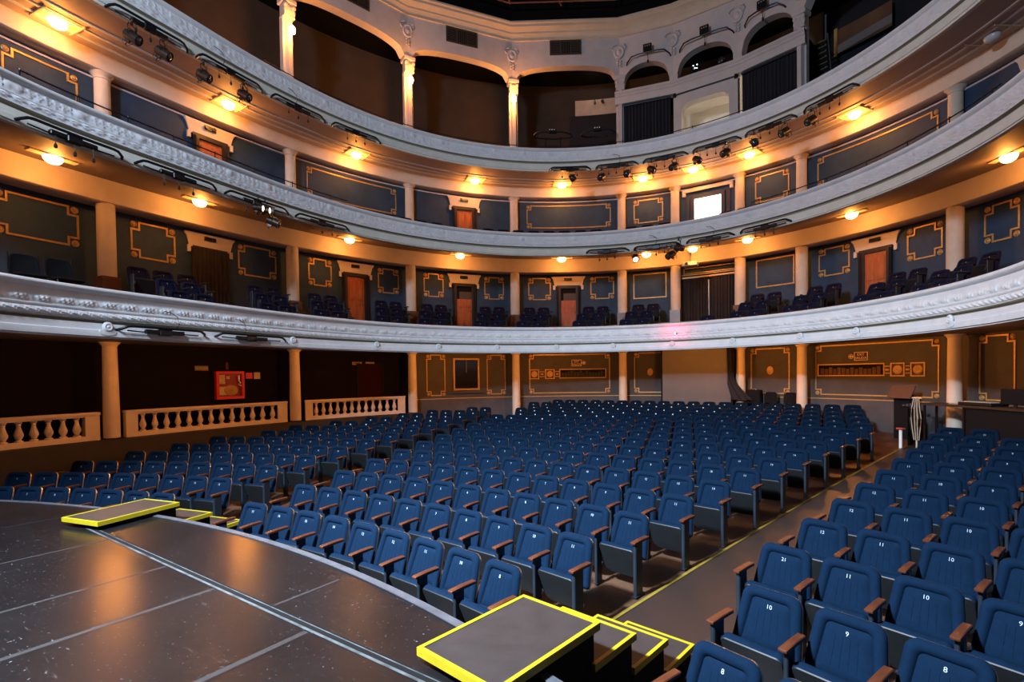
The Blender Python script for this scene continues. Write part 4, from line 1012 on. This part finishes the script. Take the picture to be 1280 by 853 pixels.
wall_sign(-74.3, .36, .07, .20, mat('sign_dim_red',(.05,.004,.005),.6), 'narrow dim red sign above the fire cabinet')
wall_sign(-78.0, .29, .36, .13, mat('sign_olive',(.16,.12,.05),.6), 'olive exit sign left of the fire cabinet', '\u2192 SALIDA', M['beige'], .075)
wall_sign(-54.0, .47, .36, .11, mat('sign_olive2',(.18,.11,.04),.6), 'small ochre sign left of the dark stalls doorway', 'SALIDA', M['dark'], .07)
wall_sign(-51.9, .49, .34, .07, mat('sign_olive3',(.20,.13,.06),.6), 'thin ochre lamp plate over the dark stalls doorway')
p, rz, m1 = frame(-51.9, WALL-.015); t = thing('door_20', (p.x,p.y,-1.36), rz, 'dark doorway with deep red door behind the third balustrade', 'door', kind='structure')
b = MB(); b.box(-.45,.45,0,.015,0,1.75); part('leaf', b, mat('door_deep_red',(.018,.0012,.0012),.8,spec=.08), t)
b = MB(); b.box(-.52,-.45,-.02,.015,0,1.82); b.box(.45,.52,-.02,.015,0,1.82); b.box(-.52,.52,-.02,.015,1.75,1.82); part('frame', b, M['dark'], t)
# ------------------------------------------------------------------ grey board and drape at the back of the stalls
B = Bend(-1.35, RC-.26); p, rz, m1 = frame(-1.35, RC-.26)
t = thing('grey_screen', (p.x,p.y,-2.0), rz, 'large plain grey board standing at the back of the stalls', 'screen')
b = MB(); hw = 4.68*m1; b.box(-hw,hw,-.02,.03,-1.95,.86,0,8); part('board', b, M['greyboard'], t, B)
b = MB(); b.box(-hw-.05,-hw,-.04,.05,-1.95,.86); b.box(hw,hw+.07,-.04,.05,-1.95,.86); part('edge_post', b, M['dark'], t, B)
B = Bend(4.35, RC-.42); p, rz, m1 = frame(4.35, RC-.42); t = thing('tied_drape', (p.x,p.y,-2.0), rz, 'black drape tied back at the right of the grey board', 'drape')
vs = []; fs = []; N = 20
for j in range(N+1):
    f = j/N; z = .86-(.86+1.0)*f; xl = -.36; xr = -.22+.06*f+.62*max(0,f-.45)**1.4*1.9
    for i in range(9):
        u = i/8; vs.append((xl+(xr-xl)*u+(.5*max(0,f-.7)), .04*sin(u*18+f*2), z))
for j in range(N):
    for i in range(8): a = j*9+i; fs.append((a,a+1,a+10,a+9))
b = MB(); b.add(vs, fs); part('cloth', b, M['curtain_navy'], t, B)
def equip(td, off, w, d, h, z, label, kind):
    p, rz, _ = frame(td, off); t = thing(kind, (p.x,p.y,z), rz, label, kind.replace('_',' '))
    b = MB(); b.bbox(-w/2,w/2,-d/2,d/2,0,h,.03); part('body', b, M['dark'], t)
    b = MB(); b.tube([(-w*.25,0,h),(-w*.2,0,h+.05),(w*.2,0,h+.05),(w*.25,0,h)], .015, 6); part('handle', b, M['blackmetal'], t)
    return t
equip(6.25, RC-.12, .46, .3, .50, -1.15, 'lumpy black bag at the foot of the tied drape', 'bag')
def trap(wb, wt, h0, h1, rb, rt, d, y, n=6):
    """rounded trapezoid outline inset by d at depth y (x,z plane)"""
    wb -= d; wt -= d; h0 += d; h1 -= d; rb = max(.012, rb-d*.6); rt = max(.02, rt-d*.6); pts = []
    for cx, cz, r, a0 in ((wb-rb,h0+rb,rb,-90),(wt-rt,h1-rt,rt,0),(-wt+rt,h1-rt,rt,90),(-wb+rb,h0+rb,rb,180)):
        for i in range(n+1):
            a = rad(a0+90*i/n); pts.append((cx+r*cos(a), y, cz+r*sin(a)))
    return pts
def simple_chair(td, off, z, rzo, label, m=None, s=1.0):
    p, rz, _ = frame(td, off); t = thing('chair', (p.x,p.y,z), rz+rzo, label, 'chair')
    m = m or M['dark']
    b = MB(); b.bbox(-.23,.23,-.23,.22,.42,.48,.02); part('seat', b, m, t)
    b = MB(); 
    tr = lambda d,y: trap(.22,.20,0,.40,.05,.10,d,y,5)
    b.rings([tr(.0,.03),tr(0,.012),tr(.012,.0),tr(.03,.004),tr(.06,.012)], [0,0,0,0], 0, 0); Rk = Matrix.Translation((0,.19,.50))@Matrix.Rotation(-.14,4,'X')
    b.v = [tuple(Rk@Vector(((v[0]), v[1]+.5*v[0]*v[0]*-1+.02, v[2]))) for v in b.v]; part('backrest', b, m, t)
    for x in (-.21,.21):
        for y in (-.2,.2):
            b = MB(); b.tube([(x,y,.43),(x*1.08,y*1.1,0)], .013, 6); part('leg', b, M['blackmetal'], t)
        b = MB(); b.tube([(x,.2,.44),(x*1.05,.22,.62),(x*1.02,.25,.9)], .012, 6); part('back_tube', b, M['blackmetal'], t)
    return t
simple_chair(8.0, RC-.12, -1.62, .1, 'black chair at the back of the stalls left of a column')
simple_chair(10.2, RC-.12, -1.62, -.1, 'black chair half hidden by the column at the back of the stalls')
solid('stalls_riser', MB().sweep([(RC-.55,-2.1),(RC-.55,-1.62),(WALL,-1.62)], 4.6, 12.6, 12), M['lowgrey'], 'low riser under the two black chairs at the back', 'riser', kind='structure')
simple_chair(-104.3, 1.55, 1.46, -.25, 'dark stackable chair at the far left of the first gallery, left of pair')
simple_chair(-100.4, 1.45, 1.46, -.05, 'dark stackable chair at the far left of the first gallery, right of pair')
# ------------------------------------------------------------------ control position at right
B = Bend(32.0, RC-.75); p, rz, m1 = frame(32.0, RC-.75); t = thing('control_desk', (p.x,p.y,-1.98), rz, 'long dark control desk at the back right of the stalls', 'desk')
x0, x1 = (27.2-32)*m1, (39-32)*m1
b = MB(); b.box(x0,x1,-.35,.35,-.90,-.85,0,6); part('desktop', b, M['doorframe'], t, B)
b = MB(); b.box(x0+1.1,x1,-.30,-.26,-1.95,-.90,0,6); part('front_panel', b, M['dark'], t, B)
for x in (x0+.05,x0+1.05,x1-.05):
    for y in (-.3,.3): b = MB(); b.box(x-.025,x+.025,y-.025,y+.025,-1.95,-.90); part('leg', b, M['dark'], t, B)
def on_desk(name, td, w, d, h, label, m, extra=None, z=-.85, tilt=0, off=RC-.75):
    p, rz, _ = frame(td, off); t = thing(name, (p.x,p.y,z), rz, label, name.replace('_',' '))
    b = MB(); b.bbox(-w/2,w/2,-d/2,d/2,0,h,.015); part('body', b, m, t)
    return t
t = on_desk('lighting_console', 32.6, .8, .45, .07, 'flat lighting console lying on the control desk', M['blackmetal'], z=-.845)
b = MB()
for i in range(12): b.box(-.34+.06*i,-.32+.06*i,-.18,.05,.07,.085)
part('faders', b, M['cable_white'], t)
t = on_desk('papers', 30.2, .3, .22, .012, 'sheets of paper lying on the control desk', M['beige'], z=-.845)
p, rz, _ = frame(35.6, RC-.75); t = thing('monitor', (p.x,p.y,-.85), rz+.2, 'black monitor at the right end of the control desk', 'monitor')
b = MB(); b.bbox(-.26,.26,-.02,.03,.06,.40,.012); part('screen', b, M['dark'], t)
b = MB(); b.box(-.1,.1,-.08,.1,0,.015); b.box(-.03,.03,.02,.05,.01,.2); part('stand', b, M['blackmetal'], t)
p, rz, _ = frame(23.6, RC-.35); t = thing('lectern', (p.x,p.y,-2.0), rz+.1, 'brown tilted lectern top behind the dark partition at right', 'lectern')
b = MB(); b.box(-.30,.30,-.22,.2,0,.03); b.v = [tuple(Matrix.Translation((0,0,1.38))@Matrix.Rotation(.95,4,'X')@Vector(v)) for v in b.v]; part('top', b, mat('lectern_brown',(.07,.034,.02),.6), t)
b = MB(); b.box(-.2,.2,0,.2,.0,1.3); part('column_body', b, M['dark'], t)
mb = MB(); q = [P(22.9,RC+.15),P(24.6,RC-.1),P(25.9,RC-1.2)]
for a, c in zip(q, q[1:]): mb.add([(a.x,a.y,-2.1),(c.x,c.y,-2.1),(c.x,c.y,-1.0),(a.x,a.y,-1.0),(a.x+.06,a.y+.06,-2.1),(c.x+.06,c.y+.06,-2.1),(c.x+.06,c.y+.06,-1.0),(a.x+.06,a.y+.06,-1.0)], [(0,1,2,3),(7,6,5,4),(3,2,6,7),(0,3,7,4),(1,5,6,2)])
solid('wall_partition', mb, M['wall_dark'], 'dark low partition left of the control desk', 'partition', kind='structure', smooth=0)
# cable tangle on a stand
p, rz, _ = frame(27.0, RC-1.25); t = thing('cable_stand', (p.x,p.y,-1.98), rz, 'pale cables hanging from a stand left of the control desk', 'cables')
b = MB(); b.tube([(0,0,0),(0,0,1.28)], .02); b.tube([(-.12,0,1.26),(.12,0,1.26)], .02); part('stand', b, M['cable_white'], t)
for i in range(8):
    x = -.12+.035*i; b = MB(); b.tube([(x*.6,-.03,1.26),(x*1.0,-.06,1.0),(x*1.25,-.05,.75),(x*1.0,-.04,.5),(x*.6,-.02,.2)], .009, 5); part('cable', b, M['cable_white'] if i%2 else M['cable'], t)
p, rz, _ = frame(26.0, RC-1.6); t = thing('aisle_post', (p.x,p.y,-2.0), rz, 'pale metal post with red cap at the end of the right aisle', 'post')
b = MB(); b.lathe([(.035,0),(.035,.48)], 10); part('tube', b, M['white'], t)
b = MB(); b.bbox(-.09,.09,-.06,.06,.48,.53,.015); part('cap', b, mat('cap_red',(.35,.05,.03),.5), t)
p, rz, _ = frame(24.9, RC-.45); t = thing('small_devices', (p.x,p.y,-1.0), rz, 'small grey connectors lying on the partition top', 'connectors')
for i in range(5):
    b = MB(); b.bbox(-.25+.1*i,-.19+.1*i,-.03,.03,0,.05+.02*(i%3),.008); part('connector', b, M['edge_grey'], t)

# ------------------------------------------------------------------ stalls seats
def seat_parts(fab, hi=True):
    n = 6 if hi else 2
    bk = MB(); T = lambda d,y: trap(.262,.222,0,.50,.035,.085,d,y,n)
    # z here runs up the reclined back; rows: shell, metal edge, padded rim, groove, inner panel
    rg = [T(.012,.036),T(.0,.028),T(-.004,.024),T(-.004,.002),T(.001,-.016),T(.016,-.030),T(.036,-.036),T(.058,-.031),T(.071,-.016),T(.077,-.005),T(.088,-.013),T(.13,-.023)]
    ms = [1,2,2,0,0,0,0,0,0,0,0] if hi else None
    if not hi: rg = [T(.0,.03),T(.0,.0),T(.02,-.035),T(.056,-.032),T(.074,-.014),T(.10,-.022)]; ms = [1,0,0,0,0]
    bk.rings(rg, ms, 1, 0)
    if hi:   # stitched channels on the inner panel
        for i in (-1.5,-.5,.5,1.5):
            bk.tube([(i*.055,-.0225,.14),(i*.052,-.0228,.22),(i*.048,-.0225,.35)], .0024, 4, 0)
    Rb = Matrix.Translation((0,-.135,.335))@Matrix.Rotation(-.31,4,'X')
    bk.v = [tuple(Rb@Vector(v)) for v in bk.v]
    cu = MB(); C = lambda d,y: trap(.236,.238,0,.40,.10,.05,d,y,n)
    rg = [C(.03,-.022),C(.010,-.020),C(.004,-.012),C(.0,.0),C(.0,.03),C(.012,.055),C(.045,.070)]; ms = [0,0,1,1,1,1]
    if not hi: rg = [C(.01,-.02),C(0,0),C(0,.03),C(.03,.065)]; ms = [1,1,1]
    cu.rings(rg, ms, 0, 1)
    Rc_ = Matrix.Translation((0,-.195,.135))@Matrix.Rotation(.40,4,'X')
    cu.v = [tuple(Rc_@Vector(v)) for v in cu.v]
    ar = MB(); 
    pr = [(-.425,.592),(-.440,.598),(-.442,.612),(-.430,.622),(-.3,.626),(-.20,.626),(-.13,.624),(-.13,.594),(-.3,.590)]
    for sgn in (0,): pass
    hw = .030; vs = [(x,y,z) for x in (-hw,-hw*.8,hw*.8,hw) for y,z in pr]; k = len(pr)
    for q in range(k):    # soften the outer edges
        for s_ in (0,3):
            x,y,z = vs[s_*k+q]; vs[s_*k+q] = (x, y*.985-.004, z-(.006 if z > .615 else -.004))
    fs = [(a*k+i,a*k+(i+1)%k,(a+1)*k+(i+1)%k,(a+1)*k+i) for a in range(3) for i in range(k)]+[tuple(range(k)),tuple(3*k+i for i in range(k))]
    ar.add(vs, fs)
    st = MB(); st.bbox(-.016,.016,-.39,-.27,.0,.592,.007); st.box(-.022,.022,-.40,-.24,0,.012)
    en = MB(); en.bbox(-.020,.020,-.405,-.255,.0,.592,.009); en.box(-.03,.03,-.42,-.22,0,.012)
    return bk, cu, ar, st, en
HP = .5392/2
BK, CU, AR, ST, EN = seat_parts(M['fabric'])
me_b = mesh('backrest', BK, [M['fabric'],M['shell'],M['trim']], 40)
me_c = mesh('seat_cushion', CU, [M['board'],M['fabric']], 40)
me_a = mesh('armrest', AR, M['armwood'], 40)
me_s = mesh('standard', ST, M['steel'], 30); me_e = mesh('end_standard', EN, M['steel'], 30)
hg = MB(); 
hg.tube([(.252+.035*cos(a*pi/5)*0,-.25+.040*cos(a*pi/5),.20+.030*sin(a*pi/5)) for a in range(11)], .007, 5)
me_h = mesh('hinge', hg, M['trim'], 30)
def theatre_seat(loc, rz, num, left_end, right_end, label, group):
    r = tag(link('theatre_seat', None, None, loc, rz), label, 'seat', group)
    link('backrest', me_b, r); link('seat_cushion', me_c, r); link('hinge', me_h, r)
    link('armrest', me_a, r, (HP,0,0)); link('end_standard' if right_end else 'standard', me_e if right_end else me_s, r, (HP,0,0))
    if left_end: link('armrest', me_a, r, (-HP,0,0)); link('end_standard', me_e, r, (-HP,0,0))
    d = link('seat_number', text_mesh(str(num), .046, .0008), r, (0,-.0452,.70)); d.rotation_euler = (pi/2-.31,0,0)
    if not d.data.materials: d.data.materials.append(M['number'])
    return r
seats = []
numC = {0:8,1:11,2:11,3:11,4:14,5:11}
for k in range(16):
    rho = RH0+DR*k
    sR = 2.10+.243*k if k <= 11 else 4.77-.07*(k-11); n = round((sR+2.22+.27*k)/.5392)+1
    for i in range(n):
        s = sR-.5392*i; num = (numC.get(k, 11+k//2)+(i+1 if k == 0 and i else -i) if k == 0 else numC.get(k, 11+k//2)-i)
        if k == 0: num = 8+i+(1 if i else 0)
        seats.append(('centre', k, i, n, rho, s, abs(num) or 1))
    sL = -(4.15+.235*k)
    for i in range(18):
        s = sL-.5392*i; t_ = s/rho; q = polar(rho, s); th = atan2(q.x,q.y)
        if hypot(q.x,q.y) > plan_r(th)+RC-.75 or (rho*cos(t_) < 11.3): break
        seats.append(('left', k, i, None, rho, s, i+1 if False else max(1, 12+k//3-i)))
    s0 = ([4.234,4.344,4.308,4.556,4.795,5.025,5.264]+[5.264+.225*j for j in range(1,12)])[k]
    fn_ = [8,10,12,12,12,12,11,11][k] if k < 8 else 11
    if k > 12: continue
    for i in range(18):
        s = s0+.5392*i; q = polar(rho, s); th = atan2(q.x,q.y)
        if hypot(q.x,q.y) > plan_r(th)+RC-(1.15 if k < 11 else 1.9) or rho*cos(s/rho) < 11.0: break
        nn = 21 if (k == 2 and i == 0) else fn_-i
        seats.append(('right', k, i, None, rho, s, nn if nn > 0 else -nn+1))
byrow = {}
for e in seats: byrow.setdefault((e[0],e[1]), []).append(e)
lst = []
for e in seats:
    blk, k, i, n, rho, s, num = e; q = polar(rho, s, fz(rho)); u, v, d = pix(q+Vector((0,0,.6)))
    if d < .5 or u < -70 or u > 1350 or v > 960: continue
    lst.append((d, e, q))
lst.sort(key=lambda x: x[0])
KEEP = 300; rest = lst[KEEP:]
ROWN = ['front row','second row','third row','fourth row','fifth row','sixth row','seventh row','eighth row','ninth row','tenth row','eleventh row','twelfth row','thirteenth row','fourteenth row','fifteenth row','last row']
for d, e, q in lst[:KEEP]:
    blk, k, i, n, rho, s, num = e; rz = -s/rho; row = byrow[(blk,k)]; m = len(row)
    if blk == 'centre': le, re = i == n-1, i == 0
    elif blk == 'left': le, re = i == m-1, i == 0
    else: le, re = i == 0, i == m-1
    side = 'right aisle' if blk != 'left' else 'left aisle'
    lab = f'blue tip-up seat, {ORD[i]} from the {side}, {ROWN[k]} of {blk} block'
    theatre_seat(q, rz, num, le, re, lab, f'blue stalls seats in the {blk} block')
# the rows farthest away as one object
BK2, CU2, AR2, ST2, EN2 = seat_parts(M['fabric'], False)
proto = MB()
def addm(src, mm, dx=0):
    o = len(proto.v); proto.v += [(v[0]+dx,v[1],v[2]) for v in src.v]; proto.f += [tuple(i+o for i in f) for f in src.f]; proto.m += [mm[x] for x in src.m]
addm(BK2, {0:0,1:1}); addm(CU2, {0:1,1:0}); addm(AR2, {0:2}, HP); addm(ST2, {0:3}, HP)
w = MB(); w.box(-.018,.018,-.068,-.064,.69,.725); addm(w, {0:4})
mb = MB()
for d, e, q in rest: mb.merge(proto, Matrix.Translation(q)@Matrix.Rotation(-e[5]/e[4],4,'Z'))
solid('far_theatre_seats', mb, [M['fabric'],M['shell'],M['armwood'],M['steel'],M['white']], 'rows of blue tip-up seats farthest from the stage', 'seats', kind='stuff')
# ------------------------------------------------------------------ gallery seats
BKg, CUg, ARg, STg, ENg = seat_parts(M['fabric_back'])
me_gb = mesh('backrest', BKg, [M['fabric_back'],M['shell'],M['shell']], 40); me_gc = mesh('seat_cushion', CUg, [M['board'],M['fabric_back']], 40)
me_ga = mesh('armrest', ARg, M['doorframe'], 40)
end = MB(); end.bbox(-.014,.014,-.38,-.24,0,.58,.006); end.tube([(0,-.36,.30),(0,-.42,.36),(0,-.36,.44)], .02, 6); me_ge = mesh('end_standard', end, M['shell'], 30)
def gallery_seat(td, off, z, label, group, ends=()):
    p, rz, _ = frame(td, off); r = tag(link('gallery_seat', None, None, (p.x,p.y,z), rz), label, 'seat', group)
    link('backrest', me_gb, r); link('seat_cushion', me_gc, r); link('armrest', me_ga, r, (HP,0,0))
    link('seat_number', text_mesh('1', .05, .0012), r, (0,-.0452,.70)).rotation_euler = (pi/2-.31,0,0)
    for s in ends: link('end_standard', me_ge, r, (s*HP,0,0))
def seat_run(a, b, off, z, name, rown, pitch=.56):
    m1 = frame((a+b)/2, off)[2]; L = (b-a)*m1; n = int(L/pitch+.3)
    if n < 1: return
    for i in range(n):
        x = (i+.5-n/2)*pitch; td = (a+b)/2+x/m1
        ends = ([-1] if i == 0 else [])+([1] if i == n-1 else [])
        u, v, d = pix(P(td, off, z+.7))
        if d < .5 or u < -40 or u > 1320: continue
        gallery_seat(td, off, z, f'dark navy gallery seat, {ORD[i]} from left, {rown} row, {name}', 'dark seats in the first gallery' if 'first' in name else 'dark seats in the second gallery', ends)
runs = [(-89.5,-79.6,'first gallery left of curtained door'),(-73.4,-65.4,'first gallery right of curtained door'),(-63,-56.6,'first gallery, left of second door'),(-51.4,-46.3,'first gallery, right of second door'),(-43.8,-38.8,'first gallery, left of third door'),(-34.2,-29.4,'first gallery, right of third door'),(-27.2,-22.2,'first gallery, left of fourth door'),(-18.2,-12.9,'first gallery, right of fourth door'),(-11.1,-5.2,'first gallery bay left of centre curtain'),(5.2,11.1,'first gallery bay right of centre curtain'),(12.9,17.7,'first gallery, left of right-hand door'),(21.8,27.3,'first gallery, right of right-hand door'),(29.3,34.0,'first gallery, far right bay')]
for a, b_, nm in runs:
    for off, z, rn in ((.78,1.10,'front'),(1.58,1.46,'middle'),(2.70,1.84,'back')):
        if off > 2.5: a2, b2 = a+.1, b_-.1
        else: a2, b2 = a, b_
        seat_run(a2, b2, off, z, nm, rn)
# a few at the right of the centre curtain, lower steps
seat_run(.8, 4.6, .80, 1.06, 'first gallery, before centre curtain', 'front')
runs2 = [(-50,-38.5,'second gallery left of the orange door'),(-33.5,-12.8,'second gallery right of the orange door'),(-11,-2.6,'second gallery left of bright window'),(2.6,10.8,'second gallery right of bright window'),(-64,-51,'second gallery by the left long panel')]
for a, b_, nm in runs2:
    seat_run(a, b_, 1.55, 4.56, nm, 'front', .58)
# ------------------------------------------------------------------ light
w = bpy.data.worlds.new('world'); SC.world = w; w.use_nodes = True
w.node_tree.nodes['Background'].inputs[0].default_value = (.32,.46,.75,1); w.node_tree.nodes['Background'].inputs[1].default_value = .045
def area(name, loc, aim, power, col, size):
    l = bpy.data.lights.new(name, 'AREA'); l.shape = 'DISK'; l.size = size; l.energy = power; l.color = col
    o = bpy.data.objects.new(name, l); COL.objects.link(o); o.location = loc
    o.rotation_euler = (Vector(aim)-Vector(loc)).to_track_quat('-Z','Y').to_euler(); return o
area('stage_work_light', (-1.2,-8.2,7.6), (0,8,2.0), 1560, (.66,.80,1.0), 1.6)
l = area('front_seat_fill', (.3,-6.5,5.8), (1.0,-.4,-2.2), 2000, (.74,.86,1.0), .8); l.data.spread = rad(98)  # unseen light added to brighten the front seat rows
area('stage_floor_light', (-1.5,-7.5,5.5), (0,-1,-1.7), 22, (.80,.88,1.0), 1.5)
SC.view_settings.view_transform = 'Standard'; SC.view_settings.look = 'None'
SC.view_settings.exposure = 0.0; SC.view_settings.gamma = 1; SC.view_settings.use_curve_mapping = False
SC.cycles.use_denoising = True
SC.cycles.max_bounces = 6
SC.cycles.use_light_tree = True
